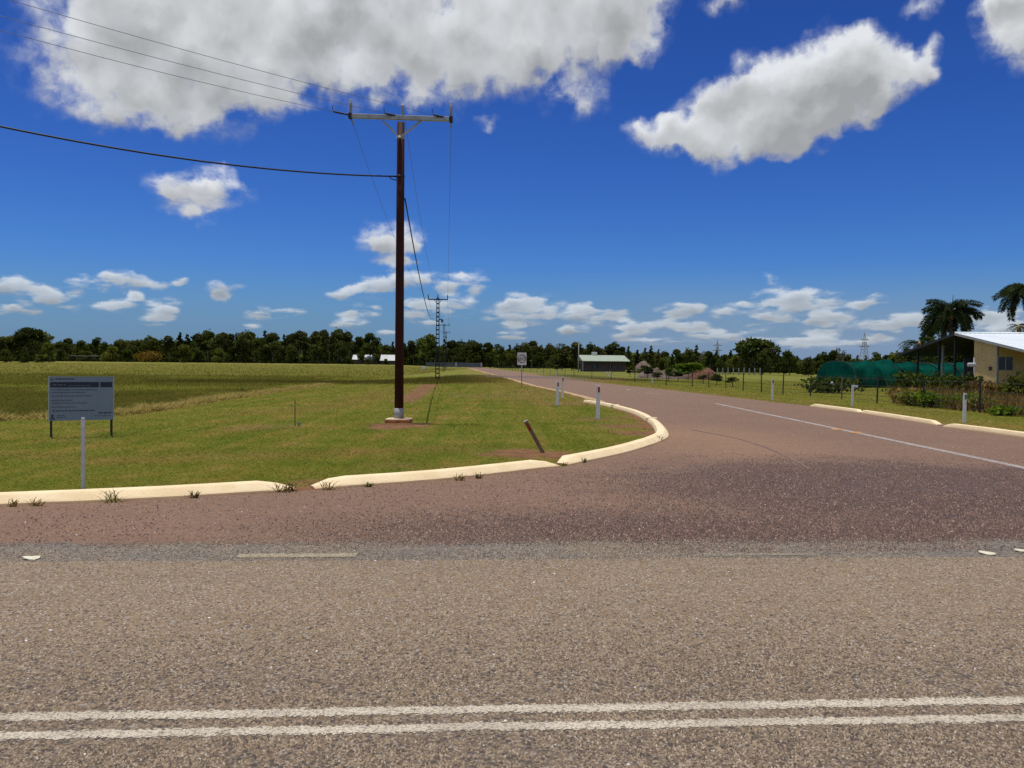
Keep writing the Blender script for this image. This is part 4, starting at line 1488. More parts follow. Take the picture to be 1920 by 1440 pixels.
b_, h_ = ph_(156, 918, 783)
guide_post(b_, h_, .044, 'narrow grey guide post standing in front of the signboard', None, .1, 'pale_plastic')
b_, h_ = ph_(1121, 786.5, 723)
guide_post(b_, h_, .115, 'tallest white guide post with a red reflector inside the corner kerb', 'red_reflector', 0)
b_, h_ = ph_(1045, 761, 715)
guide_post(b_, h_, .105, 'white guide post with dark red top, nearer of the pair left of the tall one', 'red_reflector', .2)
b_, h_ = ph_(1054.5, 747, 706.5)
guide_post(b_, h_, .11, 'white guide post with dark red top, farther of the pair left of the tall one', 'red_reflector', 0)
b_, h_ = ph_(1448, 750, 711)
guide_post(b_, h_, .11, 'white guide post on the right verge before the wire fence and open field', 'grey_reflector', 0)
b_, h_ = ph_(1808, 793, 737.5)
guide_post(b_, h_, .10, 'white guide post on the right verge in front of the cream house', 'grey_reflector', 0)
b_, h_ = ph_(1223, 719, 708)
guide_post(b_, h_, .13, 'small far white guide post in front of the spoil heaps')
b_, h_ = ph_(1043, 705, 696)
guide_post(b_, h_, .13, 'tiny far white guide post across the road from the speed sign')
b_, h_ = ph_(1011, 701, 695)
guide_post(b_, h_, .16, 'tinier far white guide post just right of the speed sign')
b_, h_ = ph_(975, 696.5, 690)
guide_post(b_, h_, .2, 'farthest white guide post seen beside the post of the speed sign')
# guide post with its head knocked over
b_, h_ = ph_(1598, 762, 722)
g_ = guide_post(b_, h_, .095, 'white guide post with its top bent over to the side', None, 0)
MB().box((.12, 0, h_ - .055), (.20, .05, .10), mat=Matrix.Rotation(.12, 3, 'Y')).build('bent_top', M['pale_plastic'], g_, bevel=.012)
# leaning rusty post
b_ = G(1018, 849)
tp = at(986, 790, b_.y - .05)
ln_ = (tp - b_)
g_ = thing('guide_post', 'leaning dirty brown guide post with a red reflector behind the kerb gap', 'guide post', b_, 0, 'white guide posts')
zx = ln_.normalized()
xx_ = Vector((0, 1, 0)).cross(zx).normalized()
yy_ = zx.cross(xx_)
g_.rotation_mode = 'QUATERNION'
g_.rotation_quaternion = Matrix((xx_, yy_, zx)).transposed().to_quaternion()
Lh = ln_.length
sec = [(-.034, -.016), (.034, -.016), (.034, .016), (-.034, .016)]
MB().prism(sec, -.03, Lh).build('post_body', M['rusty'], g_, bevel=.003)
MB().box((-.01, .0, Lh * .83), (.052, .042, Lh * .22)).build('reflector', M['red_reflector'], g_)
MB().box((0, 0, Lh + .006), (.085, .042, .014)).build('post_cap', M['pale_plastic'], g_)

# thin marker stake with a pale plastic guard
b_, h_ = ph_(553, 799.5, 750)
st_ = thing('marker_stake', 'thin grey marker stake in the lawn left of the red pole', 'stake', b_)
MB().tube([(0, 0, 0), (.0, 0, h_)], .010, 6).build('stake', M['dark_steel'], st_)
MB().box((-.004, -.012, h_ * .8), (.022, .005, .05)).build('tag', M['grey_paint'], st_)
o = MB().prism([(-.03, -.03), (.03, -.03), (.035, .03), (-.035, .03)], 0, .12).build('plant_guard', M['guard'])
o.location = b_ + Vector((.10, 0, 0))
tag(o, 'small pale green plant guard beside the thin marker stake', 'plant guard')


# ------------------------------------------------------------------ leaf clumps
def clumps(c, s, squash=1.0, seed=0):
    """bent leaf-clump quads with random facing at centres c, sizes s"""
    r = np.random.default_rng(seed)
    n = len(c)
    q = r.normal(size=(n, 3))
    q /= np.linalg.norm(q, axis=1, keepdims=True)
    t = np.cross(q, r.normal(size=(n, 3)))
    t /= np.linalg.norm(t, axis=1, keepdims=True)
    b = np.cross(q, t)
    s = np.asarray(s).reshape(-1, 1)
    e1, e2 = t * s, b * s * (.45 + .4 * r.random((n, 1)))
    k1, k2, k3, k4 = (1 + .5 * (r.random((n, 1)) - .5) for _ in range(4))
    bend = q * s * .25
    v = np.stack([c - e1 * k1, c - e2 * k2 + bend, c + e1 * k3, c + e2 * k4 + bend], 1)
    f = np.arange(4 * n).reshape(-1, 4)
    return v.reshape(-1, 3), f


def lobe_points(lobes, n, seed, hollow=.45):
    r = np.random.default_rng(seed)
    vol = np.array([l[3] * l[4] * l[5] for l in lobes]) ** .75
    pick = r.choice(len(lobes), n, p=vol / vol.sum())
    L = np.array(lobes)[pick]
    dr = r.normal(size=(n, 3))
    dr /= np.linalg.norm(dr, axis=1, keepdims=True)
    rad = (hollow + (1 - hollow) * r.random((n, 1)) ** .6) * (1 + .12 * r.normal(size=(n, 1)))
    return L[:, :3] + dr * rad * L[:, 3:6]


def make_tree(kind, seed):
    """(crown mesh, trunk mesh), 10 m tall"""
    r = random.Random(seed)
    lobes, limbs = [], []
    if kind == 'gum':
        for i in range(9):
            a, h = r.uniform(0, 2 * PI), r.uniform(4.2, 9.0)
            d = r.uniform(.3, 2.4) * (1.2 - abs(h - 6) / 7)
            s = r.uniform(.75, 1.5)
            lobes.append((math.cos(a) * d, math.sin(a) * d, h, s * 1.15, s * 1.15, s * .8))
        n, sz, mat = 1300, .42, 'gum'
        n_l = 6
    elif kind == 'dense':
        for i in range(11):
            a, h = r.uniform(0, 2 * PI), r.uniform(2.4, 8.4)
            d = r.uniform(.5, 2.7) * math.sqrt(max(.1, 1 - ((h - 4.8) / 5) ** 2))
            s = r.uniform(1.0, 1.8)
            lobes.append((math.cos(a) * d, math.sin(a) * d, h, s * 1.2, s * 1.2, s))
        n, sz, mat = 1700, .42, 'dark_leaf'
        n_l = 4
    elif kind == 'spread':
        for i in range(12):
            a, h = r.uniform(0, 2 * PI), r.uniform(4.5, 8.8)
            d = r.uniform(.8, 4.8) * (1.15 - (h - 4) / 9)
            s = r.uniform(1.0, 1.7)
            lobes.append((math.cos(a) * d, math.sin(a) * d, h, s * 1.5, s * 1.5, s * .75))
        n, sz, mat = 1700, .45, 'dark_leaf'
        n_l = 7
    elif kind == 'low':
        for i in range(13):
            a, h = r.uniform(0, 2 * PI), r.uniform(1.0, 8.0)
            d = r.uniform(.5, 5.0) * math.sqrt(max(.1, 1 - (h / 9.5) ** 2))
            s = r.uniform(1.3, 2.3)
            lobes.append((math.cos(a) * d, math.sin(a) * d, h, s * 1.35, s * 1.35, s * .85))
        n, sz, mat = 2000, .5, 'olive_leaf'
        n_l = 3
    elif kind == 'pointed':
        for i in range(9):
            h = 2.2 + i * .85
            d = (9.8 - h) * .16
            a = i * 2.4
            s = max(.45, (10.4 - h) * .21)
            lobes.append((math.cos(a) * d, math.sin(a) * d, h, s, s, s * .9))
        n, sz, mat = 1200, .36, 'gum'
        n_l = 4
    elif kind == 'light':
        for i in range(11):
            a, h = r.uniform(0, 2 * PI), r.uniform(4.4, 8.9)
            d = r.uniform(.4, 2.8) * math.sqrt(max(.1, 1 - ((h - 6) / 3.8) ** 2))
            s = r.uniform(.9, 1.6)
            lobes.append((math.cos(a) * d, math.sin(a) * d, h, s * 1.2, s * 1.2, s))
        n, sz, mat = 1500, .4, 'light_leaf'
        n_l = 5
    else:  # bare
        lobes = [(r.uniform(-1.6, 1.6), r.uniform(-1.6, 1.6), r.uniform(4, 8.6), .9, .9, .8) for _ in range(7)]
        n, sz, mat = 260, .30, 'dry_twig'
        n_l = 7
    c = lobe_points(lobes, n, seed)
    keep = c[:, 2] > .25
    c = c[keep]
    zmax = np.percentile(c[:, 2], 99.2)
    c[:, 2] *= 10.0 / zmax
    v, f = clumps(c, sz * np.random.default_rng(seed).uniform(.55, 1.35, len(c)), seed=seed)
    crown = np_mesh('crown', v, f, M[mat])
    mb = MB()
    lean_ = Vector((r.uniform(-.5, .5), r.uniform(-.5, .5), 0))
    th = 4.2 if kind not in ('low', 'pointed') else (1.4 if kind == 'low' else 8.5)
    tr_ = [Vector((0, 0, -.2)), Vector((0, 0, th * .4)) + lean_ * .3, Vector((0, 0, th)) + lean_]
    mb.tube(tr_, [.26, .20, .12], 7)
    for i in range(n_l):
        l_ = lobes[i % len(lobes)]
        e2 = Vector(l_[:3])
        st = tr_[1].lerp(tr_[2], r.uniform(.2, .95))
        mb.tube([st, st.lerp(e2, .5) + Vector((0, 0, -.25)), e2], [.10, .07, .03], 5, False)
    if kind == 'bare':
        for i in range(40):
            l_ = r.choice(lobes)
            e2 = Vector(l_[:3])
            mb.tube([e2, e2 + Vector((r.uniform(-1, 1), r.uniform(-1, 1), r.uniform(.1, 1.2)))], [.035, .012], 4, False)
    trunk = mb.mesh('trunk', M['bark'], True)
    return crown, trunk


KINDS = {}
for kk, nv in (('gum', 4), ('dense', 3), ('spread', 2), ('low', 3), ('pointed', 3), ('light', 2), ('bare', 1)):
    KINDS[kk] = [make_tree(kk, 100 + 17 * j + len(kk)) for j in range(nv)]
LEAF = {}


def tint(me, mat):
    key = (me.name, mat)
    if key not in LEAF:
        c = me.copy()
        c.materials.clear()
        c.materials.append(M[mat])
        LEAF[key] = c
    return LEAF[key]


TREES = []   # planted later, with labels, from left to right


def plant(px, ytop, d, kind, wpx=None, mat=None):
    TREES.append((px, ytop, d, kind, wpx, mat))


R_ = random.Random(5)
# the skyline of the far treeline: (photo x, top of crown)
SKY_L = [(-30, 640), (-8, 636), (22, 630), (50, 617), (72, 622), (92, 642), (108, 640), (124, 637), (146, 640), (162, 640), (180, 632), (200, 640), (217, 638), (234, 639), (250, 640), (266, 639),
         (283, 631), (302, 636), (320, 629), (338, 628), (354, 629), (372, 627), (393, 620), (412, 625), (430, 626), (446, 627), (462, 625), (480, 622), (497, 624), (512, 625), (530, 630), (548, 627), (566, 620),
         (584, 623), (602, 626), (616, 622), (632, 618), (650, 622), (668, 634), (690, 625), (703, 632)]
SKY_M = [(722, 646), (737, 642), (757, 641), (775, 641), (797, 630), (815, 640), (834, 640), (848, 637), (862, 640), (878, 641), (890, 642), (908, 648), (925, 644), (942, 650), (957, 648), (972, 647), (985, 643), (996, 641),
         (1012, 651), (1028, 649)]
SKY_R = [(1056, 647), (1072, 651), (1086, 644), (1106, 647), (1122, 652), (1134, 651), (1148, 646), (1163, 653), (1178, 651), (1193, 657), (1208, 655), (1222, 650), (1234, 657), (1246, 658), (1260, 664), (1276, 657),
         (1290, 655), (1304, 651), (1318, 657), (1332, 661), (1345, 660), (1358, 666), (1370, 659), (1385, 655), (1398, 656), (1414, 634), (1432, 645), (1446, 652), (1461, 664), (1480, 661), (1496, 668), (1516, 671), (1536, 664),
         (1552, 658), (1574, 653), (1588, 664), (1606, 668), (1624, 670), (1646, 662), (1664, 665), (1682, 671)]
for px, yt in SKY_L:
    big = px in (50, 72, 22)
    kd = 'spread' if big else R_.choice(['gum', 'gum', 'dense', 'dense', 'spread', 'low'] if px < 300 else ['gum', 'gum', 'gum', 'dense', 'pointed'])
    plant(px + R_.uniform(-3, 3), yt + R_.uniform(-2, 2), R_.uniform(270, 300) if px < 100 else R_.uniform(340, 400), kd, None, R_.choice(['dark_leaf', 'gum', None] if px > 310 else ['olive_leaf', 'gum', 'dark_leaf', 'olive_leaf']))
for px, yt in SKY_M:
    kd = 'light' if px == 797 else R_.choice(['gum', 'gum', 'dense', 'pointed'])
    plant(px + R_.uniform(-2, 2), yt + R_.uniform(-2, 2), R_.uniform(385, 420) if px < 930 else R_.uniform(300, 340), kd, None, None if kd == 'light' else R_.choice(['dark_leaf', 'gum', None]))
for px, yt in SKY_R:
    kd = 'spread' if px == 1414 else 'low' if px == 1056 else 'bare' if px in (1574, 1318) else R_.choice(['gum', 'gum', 'dense', 'pointed', 'pointed'])
    d = R_.uniform(235, 270) if px < 1250 else R_.uniform(165, 205) if px < 1500 else R_.uniform(150, 175)
    plant(px + R_.uniform(-2, 2), yt + R_.uniform(-1.5, 1.5), d, kd, None, R_.choice(['dark_leaf', 'gum', None]) if kd not in ('bare',) else None)
# lower trees and big bushes in front of the line
for px, yt, kd, mt, dm in [(10, 655, 'low', 'olive_leaf', .9), (45, 662, 'low', 'dark_leaf', .88), (75, 665, 'low', 'olive_leaf', .95), (118, 660, 'low', 'dark_leaf', 1), (160, 658, 'low', None, 1), (205, 650, 'low', 'olive_leaf', .97),
                           (238, 655, 'low', 'dark_leaf', 1), (345, 647, 'low', 'olive_leaf', .95), (330, 658, 'low', 'dark_leaf', .97), (410, 653, 'low', 'olive_leaf', .97), (372, 652, 'low', 'dark_leaf', 1), (440, 650, 'dense', 'dark_leaf', 1),
                           (500, 645, 'dense', None, 1), (545, 650, 'dense', 'dark_leaf', 1), (595, 648, 'dense', None, 1), (640, 645, 'dense', None, 1), (655, 668, 'low', 'dark_leaf', .98), (677, 660, 'dense', 'dark_leaf', .98), (706, 664, 'dense', None, .97), (690, 672, 'low', 'olive_leaf', .97), (725, 673, 'low', 'dark_leaf', .97), (880, 659, 'pointed', 'olive_leaf', .98), (960, 658, 'dense', 'olive_leaf', 1),
                           (1043, 667, 'low', 'olive_leaf', 1), (920, 662, 'dense', 'dark_leaf', 1), (1010, 662, 'dense', None, 1), (860, 665, 'dense', None, 1), (1240, 672, 'dense', 'olive_leaf', 1), (1300, 672, 'dense', 'dark_leaf', 1),
                           (1375, 668, 'dense', 'olive_leaf', 1), (1430, 662, 'dense', 'dark_leaf', 1), (1470, 672, 'dense', None, 1), (1510, 676, 'low', 'olive_leaf', 1), (1555, 668, 'dense', 'dark_leaf', 1), (1350, 675, 'dense', None, 1)]:
    d = (280 if px < 100 else 350) if px < 700 else (365 if px < 900 else 300) if px < 1080 else 225 if px < 1250 else 160
    plant(px, yt, d * dm, kd, None, mt)

MARKS = [('the signboard', 152), ('the orange flowering shrub', 283), ('the white roofs', 690), ('the lattice poles', 826), ('the speed sign', 980), ('the green roofed hut', 1132), ('the spoil heaps', 1290), ('the tallest far tree', 1414), ('the netting tunnel', 1620)]
NAMES = {'gum': ('gum_tree', 'open crowned gum'), 'dense': ('bushy_tree', 'dense rounded tree'), 'spread': ('spreading_tree', 'broad spreading tree'), 'low': ('broad_bush', 'wide low bushy tree'),
         'pointed': ('slender_tree', 'slender pointed tree'), 'light': ('pale_tree', 'light green rounded tree'), 'bare': ('bare_tree', 'bare grey twiggy tree')}
TREES.sort(key=lambda t: t[0])
count = {}
for px, yt, d, kd, wpx, mt in TREES:
    mk = min(MARKS, key=lambda q: abs(q[1] - px))
    side = 'left' if px < mk[1] else 'right'
    count.setdefault((kd, mk[0], side), []).append((px, yt, d, kd, wpx, mt))
for (kd, mark, side), lst in count.items():
    lst.sort(key=lambda t: t[0], reverse=(side == 'left'))
    for i, (px, yt, d, _, wpx, mt) in enumerate(lst):
        a = ray(px, 680)
        bx, by = a.x / a.y * d, d
        bz = float(gz(bx, by))
        top = at(px, yt, d).z
        hh = max(2.0, top - bz)
        s = hh / 10.0
        nm, desc = NAMES[kd]
        if mark == 'the tallest far tree' and kd == 'spread':
            lab = 'tallest spreading tree of the far treeline between the spoil heaps and netting tunnel'
        else:
            where = ('%s %s of %s' % (ORD[i], side, mark)) if len(lst) > 1 else 'just %s of %s' % (side, mark)
            lab = '%s of the treeline, %s' % (desc, where)
        t_ = thing(nm, lab, 'tree', (bx, by, bz), R_.uniform(0, 6.28), 'trees of the far treeline')
        cm, tm = R_.choice(KINDS[kd])
        ws = s * R_.uniform(.9, 1.15)
        if kd in ('gum', 'dense', 'pointed') and hh > 13:
            ws *= .9
        c_ = link('crown', tint(cm, mt) if mt else cm, t_)
        k_ = link('trunk', tm, t_)
        for q in (c_, k_):
            q.scale = (ws, ws, s)

# undergrowth: the far wood closes up behind and below the single trees
pts_, sz_ = [], []
for px in np.arange(-60, 1700, 1.1):
    tops_ = SKY_L + SKY_M + SKY_R
    yt = np.interp(px, [q[0] for q in tops_], [q[1] for q in tops_])
    d = 310 if px < 100 else 415 if px < 700 else 430 if px < 930 else 350 if px < 1080 else 285 if px < 1250 else 220 if px < 1500 else 185
    a = ray(px, 680)
    for j in range(24):
        dd = d * R_.uniform(.99, 1.07)
        bx = a.x / a.y * dd
        bz = float(gz(bx, dd))
        H_ = (at(px, yt, dd).z - bz) * .78
        h = H_ * (R_.random() ** 1.25)
        pts_.append((bx + R_.uniform(-1, 1), dd, bz + h))
        sz_.append(d / 420 * R_.uniform(.8, 1.7))
v, f = clumps(np.array(pts_), np.array(sz_), seed=77)
tag(link('woodland', np_mesh('woodland', v, f, M['dark_leaf'])), 'dark closed woodland behind the single trees of the far treeline', None, kind='stuff')

# long grass at the foot of the trees
pts_ = []
# ------------------------------------------------------------------ shrubs
def shrub(name, label, base, w_, h, mat, n, size, seed, cat='shrub', group=None, upright=False, depth=None):
    s = thing(name, label, cat, base, 0, group)
    r = random.Random(seed)
    lobes = []
    for i in range(8):
        a = r.uniform(0, 2 * PI)
        d = r.uniform(.1, .7)
        zz = r.uniform(.2, .75)
        k_ = r.uniform(.22, .42)
        lobes.append((math.cos(a) * d * w_ / 2, math.sin(a) * d * (depth or w_) / 2, zz * h, k_ * w_ * .8, k_ * (depth or w_) * .8, k_ * h * .8))
    c = lobe_points(lobes, n, seed, .3)
    c = c[c[:, 2] > .02]
    c[:, 2] *= h / np.percentile(c[:, 2], 99)
    v, f = clumps(c, size * np.random.default_rng(seed).uniform(.5, 1.4, len(c)), seed=seed)
    link('foliage', np_mesh('foliage', v, f, M[mat]), s)
    mb = MB()
    for i in range(5):
        a = r.uniform(0, 2 * PI)
        mb.tube([(0, 0, -.05), (math.cos(a) * w_ * .12, math.sin(a) * w_ * .12, h * .35), (math.cos(a) * w_ * .25, math.sin(a) * w_ * .25, h * .7)], [.03 * h, .022 * h, .01 * h], 5, False)
    mb.build('stem', M['bark'], s)
    return s


def weed(base, h, label, seed, mat='dry_weed', n=26, spread=.7):
    r = random.Random(seed)
    mb = MB()
    for i in range(n):
        a = r.uniform(0, 2 * PI)
        l_ = h * r.uniform(.25, 1.0) ** 1.4
        dx, dy = math.cos(a) * h * r.uniform(.2, 1.3), math.sin(a) * h * r.uniform(.1, .5)
        w_ = .0025 + .003 * r.random()
        p0 = Vector((r.uniform(-.5, .5) * h, r.uniform(-.12, .12) * h, 0))
        p1, p2 = p0 + Vector((dx * .4, dy * .4, l_ * .65)), p0 + Vector((dx, dy, l_))
        sd_ = Vector((1, 0, 0)) * w_
        mb.add([p0 - sd_, p0 + sd_, p1 + sd_, p1 - sd_, p2], [(0, 1, 2, 3), (3, 2, 4)])
        for q in range(3):
            c = p0.lerp(p1, r.random()) if q == 0 else p1.lerp(p2, r.random())
            u_ = Vector((r.uniform(-1, 1), r.uniform(-1, 1), r.uniform(-.3, .6))) * .020
            k_ = Vector((r.uniform(-1, 1), r.uniform(-1, 1), r.uniform(-.4, .4))) * .008
            mb.add([c, c + u_ * .5 + k_, c + u_, c + u_ * .5 - k_], [(0, 1, 2, 3)])
    o = mb.build('weed', M[mat])
    o.location = base
    return tag(o, label, 'weed', 'weeds along the kerbs')


for i, (px, py, h, lab, mt) in enumerate([(212, 943, .20, 'straggly dry weed against the long kerb under the signboard', 'green_weed'), (20, 951, .10, 'low dry weed at the left end of the long kerb', 'dry_weed'), (68, 950, .12, 'thin dry weed on the long kerb left of the grey post', 'dry_weed'),
                                          (365, 935, .10, 'low dry weed along the middle of the long kerb', 'dry_weed'), (532, 924, .16, 'dense brown weed hugging the tapered end of the long kerb', 'dry_weed'), (546, 922, .13, 'smaller brown weed at the tip of the long kerb', 'dry_weed'),
                                          (616, 920, .15, 'brown weed at the left tip of the second kerb', 'dry_weed'), (690, 914, .08, 'low green weed along the second kerb', 'green_weed'), (862, 902, .12, 'thin dry weed near the middle of the second kerb', 'dry_weed'), (898, 898, .10, 'thin dry weed right of the middle of the second kerb', 'dry_weed'),
                                          (1095, 868, .10, 'low green weed in front of the rounded kerb end', 'green_weed'), (1235, 828, .16, 'dry weed at the joint on the corner nose', 'dry_weed'), (1058, 874, .07, 'brown weed in the gap between two kerb blocks', 'dry_weed')]):
    b_ = G(px, py)
    weed(b_ + Vector((0, .015, .004)), h, lab, 40 + i, mt, 24)

# orange flowering shrub before the left trees
bb = at(284, 680, 338)
bb.z = float(gz(bb.x, 338))
shrub('flowering_shrub', 'orange flowering shrub at the foot of the left treeline', bb, 16, 4.4, 'orange_flower', 500, .42, 3, depth=6)
bb = at(238, 678, 340)
bb.z = float(gz(bb.x, 340))
# saplings along the right fence
for i, (px, ptop, pbot, w_, mt, lab) in enumerate([(1290, 681, 716, 3.0, 'bright_leaf', 'bright lime green sapling before the spoil heaps'), (1271, 698, 716, 1.3, 'dark_leaf', 'small dark green sapling left of the lime green sapling'), (1232, 698, 712, 1.5, 'dark_leaf', 'round dark sapling left of the grey spoil heap'),
                                                    (1214, 686, 712, 1.6, 'dark_leaf', 'taller dark sapling above the small far guide post'), (1199, 692, 708, 1.2, 'olive_leaf', 'thin olive sapling near the hut fence'), (1181, 688, 706, 1.6, 'olive_leaf', 'leafy sapling by the right end of the green roofed hut'),
                                                    (1253, 690, 716, 1.1, 'dark_leaf', 'spindly dark sapling in front of the grey spoil heap'), (1318, 703, 720, 1.1, 'dark_leaf', 'low dark sapling right of the red spoil heap'), (1344, 702, 722, 1.3, 'dark_leaf', 'small bushy sapling behind the fence, in the middle of three'),
                                                    (1373, 707, 725, 1.1, 'olive_leaf', 'last small sapling behind the fence before the open field')]):
    b_ = G(px, pbot)
    h = at(px, ptop, b_.y).z
    t_ = thing('sapling', lab, 'tree', b_, 0, 'saplings behind the wire fence')
    MB().tube([(0, 0, 0), (.03, 0, h * .5), (0, .02, h * .8)], [.035, .03, .015], 6).build('trunk', M['bark'], t_, True)
    cm = KINDS['dense'][i % 3][0]
    k_ = link('crown', tint(cm, mt), t_)
    s = h / 10 * .72
    k_.scale = (w_ / 7.5, w_ / 7.5, s)
    k_.location = (0, 0, h * .28)
    k_.rotation_euler = (0, 0, i * 1.3)

# spoil heaps
def heap(px, ptop, pbot, wpx, mat, label, seed):
    b_ = G(px, pbot)
    h = at(px, ptop, b_.y).z
    W_ = wpx * b_.y / FOC / 2
    n, rings = 28, 10
    v, f = [(0, 0, h * .97)], []
    for i in range(1, rings + 1):
        t = i / rings
        for j in range(n):
            a = 2 * PI * j / n
            nn = vnoise(np.array([math.cos(a) * t * 3 + seed]), np.array([math.sin(a) * t * 3]), 1.1, seed)[0] + .5 * vnoise(np.array([math.cos(a) * t * 8 + seed]), np.array([math.sin(a) * t * 8]), 1.1, seed + 1)[0]
            z = h * (1 - t ** 2.6) * (.70 + .40 * nn) if i < rings else -.1
            v.append((math.cos(a) * W_ * t * (.85 + .3 * nn), math.sin(a) * W_ * .6 * t, z))
    for j in range(n):
        f.append((0, 1 + j, 1 + (j + 1) % n))
    for i in range(rings - 1):
        for j in range(n):
            a_, b2 = 1 + i * n + j, 1 + i * n + (j + 1) % n
            f.append((a_, a_ + n, b2 + n, b2))
    o = MB().add(v, f).build('spoil_heap', M[mat], None, False)
    o.location = b_
    tag(o, label, 'spoil heap', 'spoil heaps behind the fence')


heap(1268, 692, 711, 66, 'spoil', 'largest pinkish grey spoil heap behind the lime green sapling', 5)
heap(1222, 692, 709, 50, 'spoil', 'pinkish grey spoil heap on the left, nearest the hut', 9)
heap(1322, 693, 712, 56, 'red_spoil', 'reddish spoil heap on the right of the pale heaps', 13)
heap(1207, 678, 700, 40, 'spoil', 'distant grey heap under the trees right of the hut', 17)

# ------------------------------------------------------------------ green roofed hut
HB0, HB1 = at(1090, 697, 200), at(1174, 697, 207)
hw = (HB1 - HB0).length * .88
hut = thing('hut', 'small mauve hut with a pale green roof before the trees', 'building', ((HB0.x + HB1.x) / 2, 203, 0), .10)
he, hr = at(1130, 677, 203).z, at(1130, 668, 206).z
MB().box((0, 2, he / 2), (hw * .86, 4.5, he)).build('wall', M['mauve'], hut)
o_, t_ = hw * .5, .08
mb = MB()
yr_ = 2.2
mb.add([(-o_ * .94, -1.2, he), (o_ * 1.02, -1.2, he), (o_ * .90, yr_, hr + .25), (-o_ * 1.02, yr_, hr + .25), (-o_ * .94, -1.2, he - t_), (o_ * 1.02, -1.2, he - t_), (o_ * .90, yr_, hr + .17), (-o_ * 1.02, yr_, hr + .17)],
       [(0, 1, 2, 3), (7, 6, 5, 4), (0, 4, 5, 1), (1, 5, 6, 2), (2, 6, 7, 3), (3, 7, 4, 0)])
mb.build('roof', M['roof_green'], hut)
mb = MB()
mb.add([(-o_ * 1.02, yr_ + .01, hr + .25), (o_ * .90, yr_ + .01, hr + .25), (o_ * 1.02, 5.6, he), (-o_ * .94, 5.6, he)], [(0, 1, 2, 3), (3, 2, 1, 0)])
mb.build('roof', M['roof_green'], hut)
for u, ww in ((-.20, 1.5), (.12, .8)):
    fr = MB().box((u * hw, -.26, he * .55), (ww, .05, 1.0)).build('window', M['glass'], hut)
    MB().box((u * hw, -.30, he * .55), (.06, .04, 1.0)).build('mullion', M['trim'], fr)
MB().box((-.46 * hw, -1.0, he / 2), (.12, .12, he)).build('verandah_post', M['trim'], hut)
MB().box((.33 * hw, -.22, he * .42), (1.6, .04, he * .84)).build('doorway', M['dark_lining'], hut)
b_ = at(1200, 664, 208)
MB().box((-hw * .17, yr_ + .2, hr + .62), (1.3, .7, .75)).build('roof_tank', M['white_trim'], hut, bevel=.05)
# posts and rails by the hut
b_, h_ = ph_(1084.5, 698, 643)
o = MB().tube([(0, 0, 0), (0, 0, h_)], [.11, .08], 8).build('light_pole', M['grey_paint'], None, True)
o.location = b_
tag(o, 'slim grey pole standing at the left end of the hut', 'pole')
for i, (px, dx) in enumerate([(1141, -.35), (1147.5, -.35)]):
    b_ = G(px, 706)
    o = MB().tube([(0, 0, 0), (dx, 0, at(px, 697, b_.y).z)], .09, 7).build('white_stake', M['white_trim'])
    o.location = b_
    tag(o, ['white leaning stake below the hut, the left one of two', 'white leaning stake below the hut, the right one of two'][i], 'stake', 'white stakes by the hut')

# ------------------------------------------------------------------ sheds, gate and box at the far left and road end
for i, (p0, p1, yt, yb, lab) in enumerate([(660, 674, 665, 674, 'leftmost white shed roof glimpsed between the trees'), (682, 702, 665, 674, 'middle white shed roof glimpsed between the trees'), (712, 744, 665, 676, 'long white shed roof glimpsed left of the red pole')]):
    d = 372
    a, b_ = at(p0, yb, d), at(p1, yb, d)
    W_ = b_.x - a.x
    base = float(gz(a.x, d))
    top = at(p0, yt, d).z
    mid_ = at(p0, yb, d).z
    s_ = thing('shed', lab, 'shed', ((a.x + b_.x) / 2, d, base), 0, 'white roofed sheds behind the trees')
    MB().box((0, 2.5, (mid_ - base) / 2), (W_ * .92, 4.6, mid_ - base)).build('wall', M['mauve'], s_)
    z0, z1 = mid_ - base, top - base
    MB().add([(-W_ / 2, -.3, z0), (W_ / 2, -.3, z0), (W_ / 2 * .9, 2.6, z1), (-W_ / 2 * .95, 2.6, z1), (W_ / 2, 5.4, z0), (-W_ / 2, 5.4, z0)], [(0, 1, 2, 3), (3, 2, 4, 5), (0, 3, 5), (1, 4, 2), (0, 5, 4, 1)]).build('roof', M['shed_roof'], s_)

b_ = G(794, 694)
bx_ = thing('meter_box', 'small white box on a short leg in the paddock near the road end', 'box', b_)
h_ = at(794, 686.5, b_.y).z
MB().box((0, 0, h_ * .62), (.75, .5, h_ * .76)).build('cabinet', M['white_trim'], bx_, bevel=.05)
MB().box((0, 0, h_ * .12), (.35, .3, h_ * .25)).build('leg', M['trim'], bx_)

gd = 352
ga, gb = at(799, 689, gd), at(904, 690, gd)
gt = thing('farm_gate', 'grey steel gate and fence with pale pillars across the road end', 'gate', ((ga.x + gb.x) / 2, gd, 0), 0)
gl = gb.x - ga.x
gh = at(850, 679.5, gd).z
for u in (.535, .985):
    MB().box((gl * (u - .5), -.1, gh / 2), (.75, .6, gh)).build('pillar', M['trim'], gt)
for (u0, u1) in ((.0, .27), (.27, .51), (.56, .76), (.77, .96)):
    pn = MB()
    for j in range(5):
        pn.box((gl * ((u0 + u1) / 2 - .5), 0, gh * (.15 + .19 * j)), (gl * (u1 - u0), .08, .12))
    nb = 16
    for j in range(nb + 1):
        pn.box((gl * (u0 + (u1 - u0) * j / nb - .5), .06, gh * .5), (.16, .05, gh * .92))
    pn.build('gate_panel', M['gate'], gt)
